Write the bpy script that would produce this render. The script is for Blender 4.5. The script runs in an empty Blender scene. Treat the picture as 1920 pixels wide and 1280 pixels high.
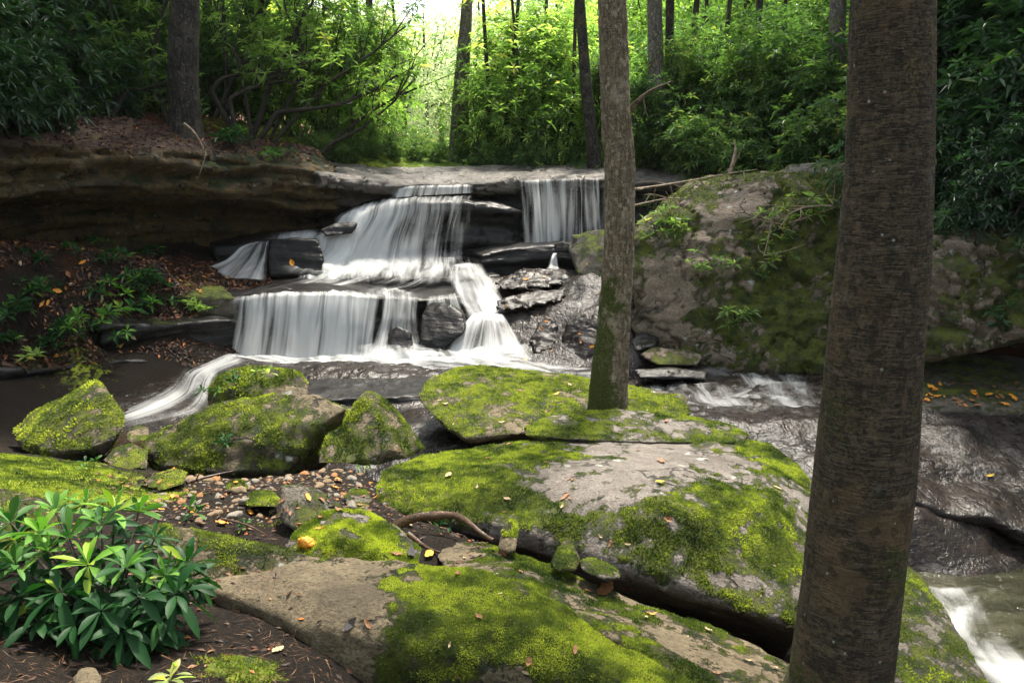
import bpy, bmesh, math
import numpy as np
from mathutils import Vector, Matrix
from mathutils.bvhtree import BVHTree

rng = np.random.default_rng(11)
SC = bpy.context.scene
COL = SC.collection
R = math.radians

# ------------------------------------------------------------------ camera
EYE = np.array([0.0, 0.0, 4.0])
FPX = 1493.0
PITCH = math.atan(340 / FPX)
CP, SP = math.cos(PITCH), math.sin(PITCH)
cam_d = bpy.data.cameras.new("camera")
cam_d.sensor_width = 36.0
cam_d.lens = FPX * 36.0 / 1920.0
cam_d.clip_start = 0.05
cam_d.clip_end = 800
cam = bpy.data.objects.new("camera", cam_d)
COL.objects.link(cam)
cam.location = EYE
cam.rotation_euler = (math.pi / 2 - PITCH, 0, 0)
SC.camera = cam


def P(px, py, Y):
    u = (px - 960.0) / FPX
    v = -(py - 640.0) / FPX
    d = np.array([u, CP + v * SP, -SP + v * CP])
    return EYE + d * (Y / d[1])


# ------------------------------------------------------------------ noise
_prm = np.random.default_rng(3).permutation(256)
_prm = np.concatenate([_prm, _prm, _prm])
_g = np.random.default_rng(4).normal(size=(256, 3))
_g /= np.linalg.norm(_g, axis=1)[:, None]


def perlin(p):
    p = np.asarray(p, float)
    i = np.floor(p).astype(int)
    f = p - i
    i &= 255
    w = f * f * f * (f * (f * 6 - 15) + 10)
    out = np.zeros(len(p))
    for dx in (0, 1):
        wx = w[:, 0] if dx else 1 - w[:, 0]
        a = _prm[(i[:, 0] + dx) & 255]
        for dy in (0, 1):
            wy = w[:, 1] if dy else 1 - w[:, 1]
            b = _prm[(a + i[:, 1] + dy) & 255]
            for dz in (0, 1):
                wz = w[:, 2] if dz else 1 - w[:, 2]
                h = _prm[(b + i[:, 2] + dz) & 255]
                g = _g[h]
                dot = g[:, 0] * (f[:, 0] - dx) + g[:, 1] * (f[:, 1] - dy) + g[:, 2] * (f[:, 2] - dz)
                out += wx * wy * wz * dot
    return out * 1.5


def fbm(p, scale, octv=4, off=0.0, gain=0.5):
    p = np.asarray(p, float) * scale + off
    a, s, o = 1.0, 0.0, np.zeros(len(p))
    for k in range(octv):
        o += a * perlin(p)
        s += a
        a *= gain
        p = p * 2.03 + 17.3
    return o / s


def sstep(a, b, x):
    t = np.clip((x - a) / (b - a), 0, 1)
    return t * t * (3 - 2 * t)


# ------------------------------------------------------------------ meshes
def mk_mesh(name, v, f, smooth=True, uv=None, attrs=None, mats=None):
    v = np.ascontiguousarray(v, dtype=np.float32)
    me = bpy.data.meshes.new(name)
    if isinstance(f, np.ndarray):
        fl = [f]
    else:
        fl = [np.asarray(x) for x in f if len(x)]
    me.vertices.add(len(v))
    me.vertices.foreach_set("co", v.ravel())
    loops = np.concatenate([x.ravel() for x in fl]).astype(np.int32)
    sizes = np.concatenate([np.full(len(x), x.shape[1]) for x in fl]).astype(np.int32)
    starts = np.concatenate([[0], np.cumsum(sizes)[:-1]]).astype(np.int32)
    me.loops.add(len(loops))
    me.loops.foreach_set("vertex_index", loops)
    me.polygons.add(len(sizes))
    me.polygons.foreach_set("loop_start", starts)
    me.polygons.foreach_set("use_smooth", np.full(len(sizes), smooth, dtype=bool))
    me.update(calc_edges=True)
    if uv is not None:
        l = me.uv_layers.new(name="UVMap")
        l.data.foreach_set("uv", np.asarray(uv, np.float32)[loops].ravel())
    for k, a in (attrs or {}).items():
        at = me.attributes.new(k, "FLOAT", "POINT")
        at.data.foreach_set("value", np.asarray(a, np.float32))
    return me


def obj(name, me, mat, parent=None, loc=None):
    o = bpy.data.objects.new(name, me)
    COL.objects.link(o)
    if mat is not None and me is not None and len(me.materials) == 0:
        me.materials.append(mat)
    if parent is not None:
        o.parent = parent
    if loc is not None:
        o.location = loc
    return o


def tag(o, label=None, cat=None, group=None, kind=None):
    if label: o["label"] = label
    if cat: o["category"] = cat
    if group: o["group"] = group
    if kind: o["kind"] = kind
    return o


def empty(name, label, cat, loc, group=None, rz=0.0):
    o = bpy.data.objects.new(name, None)
    COL.objects.link(o)
    o.location = loc
    o.rotation_euler = (0, 0, rz)
    o.empty_display_size = 0.1
    return tag(o, label, cat, group)


def norm(a):
    return a / (np.linalg.norm(a, axis=-1, keepdims=True) + 1e-9)


# ------------------------------------------------------------------ materials
class NT:
    def __init__(s, name):
        s.m = bpy.data.materials.new(name)
        s.m.use_nodes = True
        s.t = s.m.node_tree
        s.t.nodes.clear()
        s.out = s.t.nodes.new("ShaderNodeOutputMaterial")

    def n(s, typ, **kw):
        nd = s.t.nodes.new(typ)
        for k, v in kw.items():
            if k == "inp":
                for a, b in v.items():
                    s.set(nd.inputs[a], b)
            else:
                setattr(nd, k, v)
        return nd

    def set(s, sock, b):
        if isinstance(b, bpy.types.NodeSocket):
            s.t.links.new(b, sock)
        elif isinstance(b, bpy.types.Node):
            s.t.links.new(b.outputs[0], sock)
        else:
            sock.default_value = b

    def noise(s, co, scale, detail=4, rough=0.55, dist=0.0):
        return s.n("ShaderNodeTexNoise", inp={"Vector": co, "Scale": scale, "Detail": detail, "Roughness": rough, "Distortion": dist}).outputs[0]

    def ramp(s, fac, stops):
        nd = s.n("ShaderNodeValToRGB", inp={"Fac": fac})
        e = nd.color_ramp.elements
        while len(e) < len(stops): e.new(0.5)
        for x, (p, c) in zip(e, stops):
            x.position = p
            x.color = (*c, 1) if len(c) == 3 else c
        return nd.outputs[0]

    def mr(s, v, a, b, c=0.0, d=1.0):
        return s.n("ShaderNodeMapRange", interpolation_type="SMOOTHSTEP", inp={"Value": v, 1: a, 2: b, 3: c, 4: d}).outputs[0]

    def math(s, op, a, b=0.0, c=0.0):
        return s.n("ShaderNodeMath", operation=op, inp={0: a, 1: b, 2: c}).outputs[0]

    def mix(s, fac, a, b, mode="MIX"):
        nd = s.n("ShaderNodeMix", data_type="RGBA", blend_type=mode)
        s.set(nd.inputs[0], fac)
        for k, x in ((6, a), (7, b)):
            if isinstance(x, tuple): x = (*x, 1) if len(x) == 3 else x
            s.set(nd.inputs[k], x)
        return nd.outputs[2]

    def attr(s, name):
        return s.n("ShaderNodeAttribute", attribute_name=name).outputs["Fac"]

    def bump(s, h, strength, dist, normal=None):
        nd = s.n("ShaderNodeBump", inp={"Height": h, "Strength": strength, "Distance": dist})
        if normal is not None: s.set(nd.inputs["Normal"], normal)
        return nd.outputs[0]

    def bsdf(s, **kw):
        nd = s.n("ShaderNodeBsdfPrincipled")
        for k, v in kw.items():
            k = {"col": "Base Color", "rough": "Roughness", "spec": "Specular IOR Level", "nor": "Normal", "coat": "Coat Weight", "croug": "Coat Roughness", "alpha": "Alpha"}[k]
            if isinstance(v, tuple): v = (*v, 1) if len(v) == 3 else v
            s.set(nd.inputs[k], v)
        return nd

    def done(s, sh):
        s.t.links.new(sh if isinstance(sh, bpy.types.NodeSocket) else sh.outputs[0], s.out.inputs[0])
        return s.m


def scaled(t, co, sx, sy, sz):
    return t.n("ShaderNodeMapping", inp={"Vector": co, "Scale": (sx, sy, sz)}).outputs[0]


def rock_mat(name, ca, cb, cdark, moss_b, moss_d, rough=0.75, lichen=0.5, strat=1.0, leaf=0.0, wet=0.0, rip_w=0.0):
    t = NT(name)
    co = t.n("ShaderNodeTexCoord").outputs["Object"]
    n1 = t.noise(co, 1.7, 6, 0.6, 0.4)
    n2 = t.noise(co, 9.0, 6, 0.65)
    n3 = t.noise(co, 55.0, 5, 0.7)
    lay = t.noise(scaled(t, co, 1.2, 1.2, 9.0), 2.2, 5, 0.6, 0.5)
    base = t.mix(t.mr(n2, 0.3, 0.7), ca, cb)
    base = t.mix(t.mr(n1, 0.48, 0.72, 0, 0.85), base, cdark)
    base = t.mix(t.mr(lay, 0.54, 0.7, 0, 0.3 * strat), base, cdark)
    base = t.mix(t.mr(n3, 0.42, 0.66, 0.0, 0.75), base, cdark)
    n4 = t.noise(co, 210, 3, 0.7)
    base = t.mix(t.mr(n4, 0.55, 0.7, 0.0, 0.6), base, cdark)
    wob = t.n("ShaderNodeVectorMath", operation="ADD", inp={0: scaled(t, co, 1, 1, 1.7), 1: t.n("ShaderNodeVectorMath", operation="SCALE", inp={0: t.n("ShaderNodeTexNoise", inp={"Vector": co, "Scale": 3.0, "Detail": 5.0}).outputs[1], 3: 0.55}).outputs[0]}).outputs[0]
    ck = t.n("ShaderNodeTexVoronoi", feature="DISTANCE_TO_EDGE", inp={"Vector": wob, "Scale": 1.1}).outputs[0]
    ck = t.math("MULTIPLY", t.mr(ck, 0.022, 0.004), t.mr(t.noise(co, 1.9, 3), 0.46, 0.56))
    base = t.mix(t.math("MULTIPLY", ck, 0.85), base, tuple(x * 0.3 for x in cdark))
    # pale lichen blotches
    vor = t.n("ShaderNodeTexVoronoi", inp={"Vector": t.n("ShaderNodeVectorMath", operation="ADD", inp={0: co, 1: t.n("ShaderNodeVectorMath", operation="SCALE", inp={0: t.n("ShaderNodeTexNoise", inp={"Vector": co, "Scale": 14.0}).outputs[1], 3: 0.16}).outputs[0]}).outputs[0], "Scale": 4.2})
    spot = t.math("MULTIPLY", t.mr(vor.outputs[0], 0.22, 0.12), t.mr(t.noise(co, 1.3, 2), 0.5, 0.58))
    spot = t.math("MULTIPLY", spot, t.mr(n3, 0.3, 0.5))
    lich = t.math("MULTIPLY", spot, lichen)
    base = t.mix(lich, base, (0.42, 0.44, 0.38))
    # moss
    ms = t.attr("moss")
    fine = t.math("ADD", t.math("MULTIPLY", t.math("SUBTRACT", n3, 0.5), 1.0), t.math("MULTIPLY", t.math("SUBTRACT", t.noise(co, 12, 6, 0.75), 0.5), 2.0))
    mf = t.mr(t.math("ADD", ms, fine), 0.34, 0.66)
    mc = t.mix(t.mr(t.noise(co, 5.0, 5, 0.65), 0.36, 0.62), moss_d, moss_b)
    mc = t.mix(t.mr(t.noise(co, 130.0, 3, 0.7), 0.35, 0.7, 0, 0.65), mc, tuple(x * 0.35 for x in moss_d))
    mc = t.mix(t.mr(t.noise(co, 3.1, 4, 0.6, 0.6), 0.60, 0.72, 0, 0.6), mc, (0.11, 0.075, 0.02))
    col = t.mix(mf, base, mc)
    if leaf > 0:
        lf = t.attr("litter")
        lc = t.ramp(t.noise(co, 38, 4, 0.7), [(0.3, (0.010, 0.006, 0.004)), (0.5, (0.035, 0.014, 0.007)), (0.64, (0.09, 0.03, 0.011)), (0.8, (0.16, 0.07, 0.028))])
        col = t.mix(t.mr(t.math("ADD", lf, fine), 0.4, 0.6), col, lc)
    bh = t.math("SUBTRACT", t.math("ADD", t.math("ADD", t.math("MULTIPLY", n3, 0.55), t.math("MULTIPLY", n4, 0.16)), t.math("ADD", t.math("MULTIPLY", n2, 0.9), t.math("MULTIPLY", lay, 0.6 * strat))), t.math("MULTIPLY", ck, 0.8))
    if wet:
        rip = t.noise(scaled(t, co, 1.0, 0.6, 1.0), 15, 2, 0.5, 1.2)
        bh = t.math("ADD", t.math("MULTIPLY", t.math("ADD", n2, lay), 0.5), t.math("MULTIPLY", rip, rip_w))
    b1 = t.bump(bh, 0.8 if not wet else 1.0, 0.05 if not wet else 0.030)
    b2 = t.bump(t.math("MULTIPLY", t.noise(co, 110, 4, 0.75), mf), 0.9, 0.022, b1)
    rr = t.math("ADD", rough, t.math("MULTIPLY", t.math("SUBTRACT", n2, 0.5), 0.3 if wet == 0 else 0.25))
    rr = t.math("MAXIMUM", rr, t.math("MULTIPLY", mf, 0.9))
    return t.done(t.bsdf(col=col, rough=rr, nor=b2, spec=0.5 if wet == 0 else 0.2))


MB, MD = (0.29, 0.335, 0.034), (0.045, 0.078, 0.012)
M = {}
M["rock_grey"] = rock_mat("mossy_grey_rock", (0.155, 0.128, 0.108), (0.25, 0.22, 0.19), (0.06, 0.046, 0.034), MB, MD, 0.75, 1.0)
M["rock_tan"] = rock_mat("mossy_tan_rock", (0.135, 0.10, 0.054), (0.225, 0.175, 0.10), (0.042, 0.03, 0.016), MB, MD, 0.8, 0.9, 0.7)
M["rock_dark"] = rock_mat("mossy_dark_rock", (0.10, 0.085, 0.06), (0.17, 0.145, 0.105), (0.03, 0.026, 0.02), MB, MD, 0.75, 0.8)
M["rock_cliff"] = rock_mat("cliff_rock", (0.050, 0.038, 0.018), (0.17, 0.10, 0.026), (0.012, 0.011, 0.009), (0.07, 0.10, 0.012), (0.025, 0.04, 0.008), 0.8, 0.4, 1.4, 1.0)
M["rock_pink"] = rock_mat("pink_grey_rock", (0.19, 0.135, 0.09), (0.32, 0.25, 0.185), (0.055, 0.042, 0.03), (0.22, 0.245, 0.028), (0.055, 0.085, 0.014), 0.75, 1.0, 1.0)
M["rock_wet"] = rock_mat("wet_black_rock", (0.012, 0.011, 0.011), (0.030, 0.027, 0.025), (0.007, 0.007, 0.008), (0.045, 0.055, 0.012), (0.02, 0.026, 0.008), 0.36, 0.0, 1.6, 0.0, 1.0, 0.12)
M["rock_wet_brown"] = rock_mat("wet_brown_rock", (0.016, 0.014, 0.013), (0.048, 0.036, 0.030), (0.010, 0.009, 0.009), (0.045, 0.055, 0.012), (0.02, 0.026, 0.008), 0.36, 0.0, 1.6, 0.0, 1.0, 0.12)

M["rock_slab"] = rock_mat("damp_slab_rock", (0.10, 0.085, 0.072), (0.22, 0.19, 0.165), (0.03, 0.026, 0.022), MB, MD, 0.5, 0.3, 1.2)
M["bedrock"] = rock_mat("wet_bedrock", (0.014, 0.012, 0.011), (0.042, 0.030, 0.024), (0.009, 0.008, 0.008), (0.045, 0.055, 0.012), (0.02, 0.026, 0.008), 0.28, 0.0, 1.6, 0.0, 1.0, 0.45)


def ground_mat():
    t = NT("forest_floor")
    co = t.n("ShaderNodeTexCoord").outputs["Object"]
    n1 = t.noise(co, 2.0, 5, 0.6)
    n3 = t.noise(co, 45.0, 5, 0.75)
    soil = t.ramp(n3, [(0.3, (0.005, 0.004, 0.003)), (0.5, (0.014, 0.010, 0.007)), (0.7, (0.040, 0.025, 0.014))])
    red = t.ramp(t.noise(co, 60, 4, 0.8), [(0.3, (0.015, 0.007, 0.004)), (0.5, (0.07, 0.024, 0.01)), (0.62, (0.14, 0.05, 0.018)), (0.75, (0.22, 0.10, 0.04))])
    col = t.mix(t.mr(t.math("ADD", t.attr("litter"), t.math("MULTIPLY", t.math("SUBTRACT", n1, 0.5), 1.2)), 0.35, 0.65), soil, red)
    mc = t.mix(t.mr(t.noise(co, 5.0, 5, 0.65), 0.36, 0.62), MD, MB)
    mf = t.mr(t.math("ADD", t.attr("moss"), t.math("MULTIPLY", t.math("SUBTRACT", t.noise(co, 9, 6, 0.7), 0.5), 1.4)), 0.4, 0.6)
    col = t.mix(mf, col, mc)
    gr = t.ramp(t.noise(co, 3.0, 5, 0.7), [(0.35, (0.05, 0.10, 0.012)), (0.65, (0.15, 0.24, 0.03))])
    col = t.mix(t.attr("green"), col, gr)
    return t.done(t.bsdf(col=col, rough=0.9, spec=0.2, nor=t.bump(n3, 0.9, 0.04)))


M["ground"] = ground_mat()


def bark_mat(name, ca, cb, cd, moss, horizontal, vertical, lichen):
    t = NT(name)
    uv = t.n("ShaderNodeTexCoord").outputs["UV"]      # u: metres round the trunk, v: metres up it
    co = t.n("ShaderNodeTexCoord").outputs["Object"]
    h = t.noise(scaled(t, uv, 9, 62, 1), 1.0, 5, 0.68, 1.6)
    v = t.noise(scaled(t, uv, 40, 5, 1), 1.0, 6, 0.7, 0.9)
    f = t.noise(co, 70, 5, 0.75)
    flk = t.n("ShaderNodeTexVoronoi", inp={"Vector": scaled(t, uv, 34, 20, 1), "Scale": 1.0, "Randomness": 1.0}).outputs[1]
    flk = t.n("ShaderNodeSeparateColor", inp={0: flk}).outputs[0]
    big = t.noise(co, 3.0, 5, 0.65)
    hh = t.math("ADD", t.math("ADD", t.math("MULTIPLY", h, horizontal), t.math("MULTIPLY", v, vertical)), t.math("MULTIPLY", f, 0.6))
    tot = horizontal + vertical + 0.6
    hn = t.math("DIVIDE", hh, tot)
    col = t.mix(t.mr(hn, 0.43, 0.57), cd, ca)
    col = t.mix(t.mr(big, 0.48, 0.66, 0, 0.8), col, cb)
    col = t.mix(t.mr(t.math("ADD", flk, t.math("SUBTRACT", f, 0.5)), 0.78, 0.95, 0, 0.75 * lichen), col, tuple(min(1, x * 1.6 + 0.05) for x in cb))
    col = t.mix(t.mr(t.math("ADD", flk, t.math("SUBTRACT", f, 0.5)), 0.25, 0.1, 0, 0.6), col, cd)
    col = t.mix(t.mr(t.noise(co, 5.5, 4, 0.7), 0.62, 0.70, 0, 0.8 * lichen), col, (0.30, 0.31, 0.25))
    dash = t.noise(scaled(t, uv, 26, 150, 1), 1.0, 2, 0.5, 0.3)
    col = t.mix(t.math("MULTIPLY", t.mr(dash, 0.60, 0.68), 0.7 * horizontal), col, tuple(min(1, x * 1.9) for x in ca))
    dot = t.n("ShaderNodeTexVoronoi", inp={"Vector": co, "Scale": 26.0}).outputs
    sep = t.n("ShaderNodeSeparateColor", inp={0: dot[1]}).outputs[0]
    col = t.mix(t.math("MULTIPLY", t.mr(dot[0], 0.20, 0.12), t.mr(sep, 0.90, 0.93)), col, (0.34, 0.35, 0.29))
    col = t.mix(t.mr(t.noise(co, 2.3, 5, 0.7), 0.56, 0.66, 0, 0.55), col, t.mix(t.mr(f, 0.4, 0.6), cd, (0.20, 0.145, 0.06)))
    mf = t.mr(t.math("ADD", t.attr("moss"), t.math("MULTIPLY", t.math("SUBTRACT", t.noise(co, 22, 6, 0.75), 0.5), 1.6)), 0.4, 0.7)
    col = t.mix(t.math("MULTIPLY", mf, moss), col, t.mix(t.mr(f, 0.4, 0.65), (0.028, 0.04, 0.008), (0.10, 0.115, 0.02)))
    return t.done(t.bsdf(col=col, rough=0.85, spec=0.3, nor=t.bump(hn, 1.0, 0.035)))


M["bark_birch"] = bark_mat("ringed_bark", (0.115, 0.084, 0.053), (0.155, 0.10, 0.05), (0.028, 0.022, 0.015), 0.75, 0.85, 0.12, 0.25)
M["bark_oak"] = bark_mat("scaly_bark", (0.24, 0.185, 0.125), (0.31, 0.26, 0.19), (0.07, 0.05, 0.034), 1.0, 0.45, 0.7, 0.55)
M["bark_dark"] = bark_mat("furrowed_bark", (0.055, 0.046, 0.038), (0.08, 0.065, 0.05), (0.010, 0.009, 0.008), 0.6, 0.1, 2.2, 0.3)
M["bark_grey"] = bark_mat("grey_bark", (0.17, 0.15, 0.125), (0.22, 0.19, 0.15), (0.05, 0.042, 0.036), 0.5, 0.5, 1.2, 0.7)


def leaf_mat(name, cd, cm, cl, trans, rough=0.38, tcol=None, spec=0.5):
    t = NT(name)
    tn = t.attr("tint")
    oi = t.n("ShaderNodeObjectInfo").outputs["Random"]
    f = t.math("ADD", tn, t.math("MULTIPLY", t.math("SUBTRACT", oi, 0.5), 0.22))
    col = t.ramp(f, [(0.0, cd), (0.5, cm), (0.93, cl), (1.0, tuple(np.array(cl) * (1.5, 1.0, 0.8)))])
    b = t.bsdf(col=col, rough=rough, spec=spec)
    tr = t.n("ShaderNodeBsdfTranslucent", inp={"Color": t.mix(1.0, col, tcol or (1.3, 1.65, 0.7), "MULTIPLY")})
    mx = t.n("ShaderNodeMixShader", inp={0: trans, 1: b.outputs[0], 2: tr.outputs[0]})
    return t.done(mx)


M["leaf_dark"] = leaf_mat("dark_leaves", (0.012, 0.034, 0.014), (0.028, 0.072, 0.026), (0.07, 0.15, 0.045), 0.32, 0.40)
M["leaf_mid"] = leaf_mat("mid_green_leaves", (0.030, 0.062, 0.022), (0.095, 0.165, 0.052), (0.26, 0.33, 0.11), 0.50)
M["leaf_bright"] = leaf_mat("sunlit_tone_leaves", (0.06, 0.11, 0.03), (0.20, 0.29, 0.08), (0.44, 0.52, 0.18), 0.6)  # lit look of the central foliage put into a brighter leaf colour
M["leaf_far"] = leaf_mat("hazed_far_leaves", (0.30, 0.35, 0.22), (0.44, 0.50, 0.34), (0.58, 0.63, 0.46), 0.6, 0.6, (1.2, 1.3, 0.9))  # haze of the far gap painted into these pale leaf colours
M["leaf_near"] = leaf_mat("glossy_rhododendron_leaves", (0.008, 0.034, 0.010), (0.018, 0.072, 0.018), (0.15, 0.32, 0.045), 0.25, 0.5, None, 0.18)
M["moss"] = leaf_mat("moss_tufts", (0.035, 0.065, 0.010), (0.19, 0.26, 0.030), (0.56, 0.63, 0.075), 0.4, 0.8, (1.2, 1.2, 0.6))


def litter_mat(name, stops):
    t = NT(name)
    tn = t.attr("tint")
    return t.done(t.bsdf(col=t.ramp(tn, stops), rough=0.6, spec=0.35))


M["litter"] = litter_mat("dead_leaves", [(0.0, (0.014, 0.008, 0.006)), (0.5, (0.05, 0.020, 0.010)), (0.85, (0.12, 0.045, 0.018)), (0.95, (0.26, 0.13, 0.06)), (1.0, (0.5, 0.15, 0.02))])
M["needles"] = litter_mat("brown_needles", [(0.0, (0.03, 0.012, 0.006)), (0.6, (0.12, 0.045, 0.015)), (1.0, (0.30, 0.18, 0.09))])


def plain(name, c1, c2, scale=20, rough=0.7, bump=0.3):
    t = NT(name)
    co = t.n("ShaderNodeTexCoord").outputs["Object"]
    n = t.noise(co, scale, 5, 0.65)
    n2 = t.noise(co, scale * 4, 4, 0.7)
    return t.done(t.bsdf(col=t.mix(t.mr(n, 0.35, 0.65), c1, c2), rough=rough, spec=0.4, nor=t.bump(t.math("ADD", n, t.math("MULTIPLY", n2, 0.4)), bump, 0.02)))


M["orange_leaf"] = plain("orange_leaf", (0.55, 0.17, 0.01), (0.72, 0.34, 0.03), 30, 0.5)
M["yellow_leaf"] = plain("yellow_leaf", (0.6, 0.38, 0.03), (0.7, 0.5, 0.06), 30, 0.5)
M["brown_leaf"] = plain("brown_leaf", (0.16, 0.06, 0.02), (0.32, 0.15, 0.06), 25, 0.55)
M["tan_leaf"] = plain("tan_leaf", (0.36, 0.25, 0.13), (0.5, 0.38, 0.22), 25, 0.6)
M["black_leaf"] = plain("dark_leaf", (0.012, 0.010, 0.010), (0.04, 0.03, 0.028), 25, 0.4)
M["twig"] = plain("bare_twig", (0.16, 0.11, 0.07), (0.32, 0.25, 0.17), 15, 0.7)
M["root"] = plain("wet_root", (0.035, 0.018, 0.010), (0.14, 0.08, 0.045), 6, 0.4, 0.6)
M["stem"] = plain("shrub_stem", (0.018, 0.014, 0.011), (0.045, 0.035, 0.026), 12, 0.8, 0.5)
M["stone_tan"] = plain("tan_stone", (0.16, 0.105, 0.055), (0.27, 0.19, 0.11), 12, 0.6, 0.5)
M["stone_grey"] = plain("grey_stone", (0.16, 0.14, 0.11), (0.26, 0.23, 0.185), 12, 0.6, 0.5)
M["stone_orange"] = plain("orange_stone", (0.22, 0.085, 0.025), (0.36, 0.16, 0.05), 12, 0.5, 0.5)


def falls_mat():
    """long-exposure silky water: streaks run along v (metres down the flow), u is metres across"""
    t = NT("falling_water")
    uv = t.n("ShaderNodeTexCoord").outputs["UV"]
    d = t.attr("dens")
    sk = t.attr("streak")
    a = t.noise(scaled(t, uv, 8, 0.35, 1), 1.0, 2, 0.5, 0.12)
    b = t.noise(scaled(t, uv, 24, 0.6, 1), 1.0, 2, 0.5, 0.1)
    wide = t.noise(scaled(t, uv, 2.6, 0.6, 1), 1.0, 2, 0.5, 0.3)
    soft = t.noise(scaled(t, uv, 3.0, 1.6, 1), 1.0, 3, 0.55, 0.5)
    s = t.math("ADD", t.math("MULTIPLY", a, 0.62), t.math("MULTIPLY", b, 0.38))
    s = t.math("ADD", t.math("MULTIPLY", s, sk), t.math("MULTIPLY", soft, t.math("SUBTRACT", 1.0, sk)))
    al = t.mr(t.math("ADD", t.math("ADD", t.math("MULTIPLY", t.math("SUBTRACT", s, 0.5), 2.3), t.math("MULTIPLY", t.math("SUBTRACT", wide, 0.5), 1.3)), d), 0.08, 1.05, 0.0, 0.95)
    al = t.math("MULTIPLY", t.math("MULTIPLY", al, t.mr(d, 0.0, 0.35)), t.attr("fade"))
    col = t.mix(t.mr(s, 0.35, 0.65), (0.82, 0.84, 0.84), (0.97, 0.97, 0.97))
    p = t.bsdf(col=col, rough=0.45, spec=0.3, nor=t.bump(s, 0.35, 0.03))
    tr = t.n("ShaderNodeBsdfTranslucent", inp={"Color": (0.93, 0.95, 0.94, 1)})
    w = t.n("ShaderNodeMixShader", inp={0: 0.55, 1: p.outputs[0], 2: tr.outputs[0]})
    x = t.n("ShaderNodeMixShader", inp={0: al, 1: t.n("ShaderNodeBsdfTransparent").outputs[0], 2: w.outputs[0]})
    return t.done(x)


M["falls"] = falls_mat()


def stream_mat(name, tint, op):
    t = NT(name)
    co = t.n("ShaderNodeTexCoord").outputs["Object"]
    n = t.noise(scaled(t, co, 1.0, 3.0, 1.0), 2.2, 4, 0.6, 0.8)
    n2 = t.noise(scaled(t, co, 2.0, 6.0, 1.0), 6.0, 3, 0.6, 0.5)
    p = t.bsdf(col=t.mix(t.mr(n, 0.4, 0.65), tint, tuple(min(1, x * 2.2) for x in tint)), rough=0.12, spec=0.5, nor=t.bump(t.math("ADD", n, t.math("MULTIPLY", n2, 0.5)), 0.5, 0.05))
    x = t.n("ShaderNodeMixShader", inp={0: op, 1: t.n("ShaderNodeBsdfTransparent", inp={"Color": (0.75, 0.66, 0.5, 1)}).outputs[0], 2: p.outputs[0]})
    return t.done(x)


M["stream"] = stream_mat("stream_water", (0.030, 0.020, 0.014), 0.6)
M["pool"] = stream_mat("pool_water", (0.030, 0.030, 0.018), 0.75)

# ------------------------------------------------------------------ rocks
def hull_mesh(groups):
    """union of convex hulls -> (v, f)"""
    vs, fs, n = [], [], 0
    for pts in groups:
        bm = bmesh.new()
        for p in pts: bm.verts.new(p)
        r = bmesh.ops.convex_hull(bm, input=bm.verts[:])
        dead = [g for g in r["geom_interior"] if isinstance(g, bmesh.types.BMVert)]
        dead += [v for v in bm.verts if not v.link_faces and v not in dead]
        bmesh.ops.delete(bm, geom=dead, context="VERTS")
        bmesh.ops.triangulate(bm, faces=bm.faces[:])
        bm.verts.index_update()
        vs.append(np.array([v.co[:] for v in bm.verts]))
        fs.append(np.array([[v.index for v in f.verts] for f in bm.faces]) + n)
        n += len(bm.verts)
        bm.free()
    return np.concatenate(vs), np.concatenate(fs)


def remesh(v, f, vox, smooth):
    me = mk_mesh("tmp", v, f, False)
    o = bpy.data.objects.new("tmp", me)
    COL.objects.link(o)
    m = o.modifiers.new("r", "REMESH")
    m.mode = "VOXEL"
    m.voxel_size = vox
    if smooth:
        s = o.modifiers.new("s", "SMOOTH")
        s.factor = 0.5
        s.iterations = smooth
    dg = bpy.context.evaluated_depsgraph_get()
    ev = o.evaluated_get(dg)
    em = ev.to_mesh()
    n = len(em.vertices)
    co = np.empty(n * 3, np.float32)
    em.vertices.foreach_get("co", co)
    nf = len(em.polygons)
    lt = np.empty(nf, np.int32)
    em.polygons.foreach_get("loop_total", lt)
    vi = np.empty(len(em.loops), np.int32)
    em.loops.foreach_get("vertex_index", vi)
    if (lt == 4).all():
        faces = vi.reshape(-1, 4)
    else:
        st = np.concatenate([[0], np.cumsum(lt)[:-1]])
        q = lt == 4
        faces = np.stack([vi[st[q] + k] for k in range(4)], 1)
    ev.to_mesh_clear()
    bpy.data.objects.remove(o)
    bpy.data.meshes.remove(me)
    return co.reshape(-1, 3).astype(float), faces


def vnormals(v, f):
    a = v[f[:, 2]] - v[f[:, 0]]
    b = v[f[:, 3 if f.shape[1] > 3 else 1]] - v[f[:, 1 if f.shape[1] > 3 else 0]]
    fn = np.cross(a, b)
    out = np.zeros_like(v)
    for k in range(f.shape[1]):
        np.add.at(out, f[:, k], fn)
    return norm(out)


BVH = {}
ALLROCK = []


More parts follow.
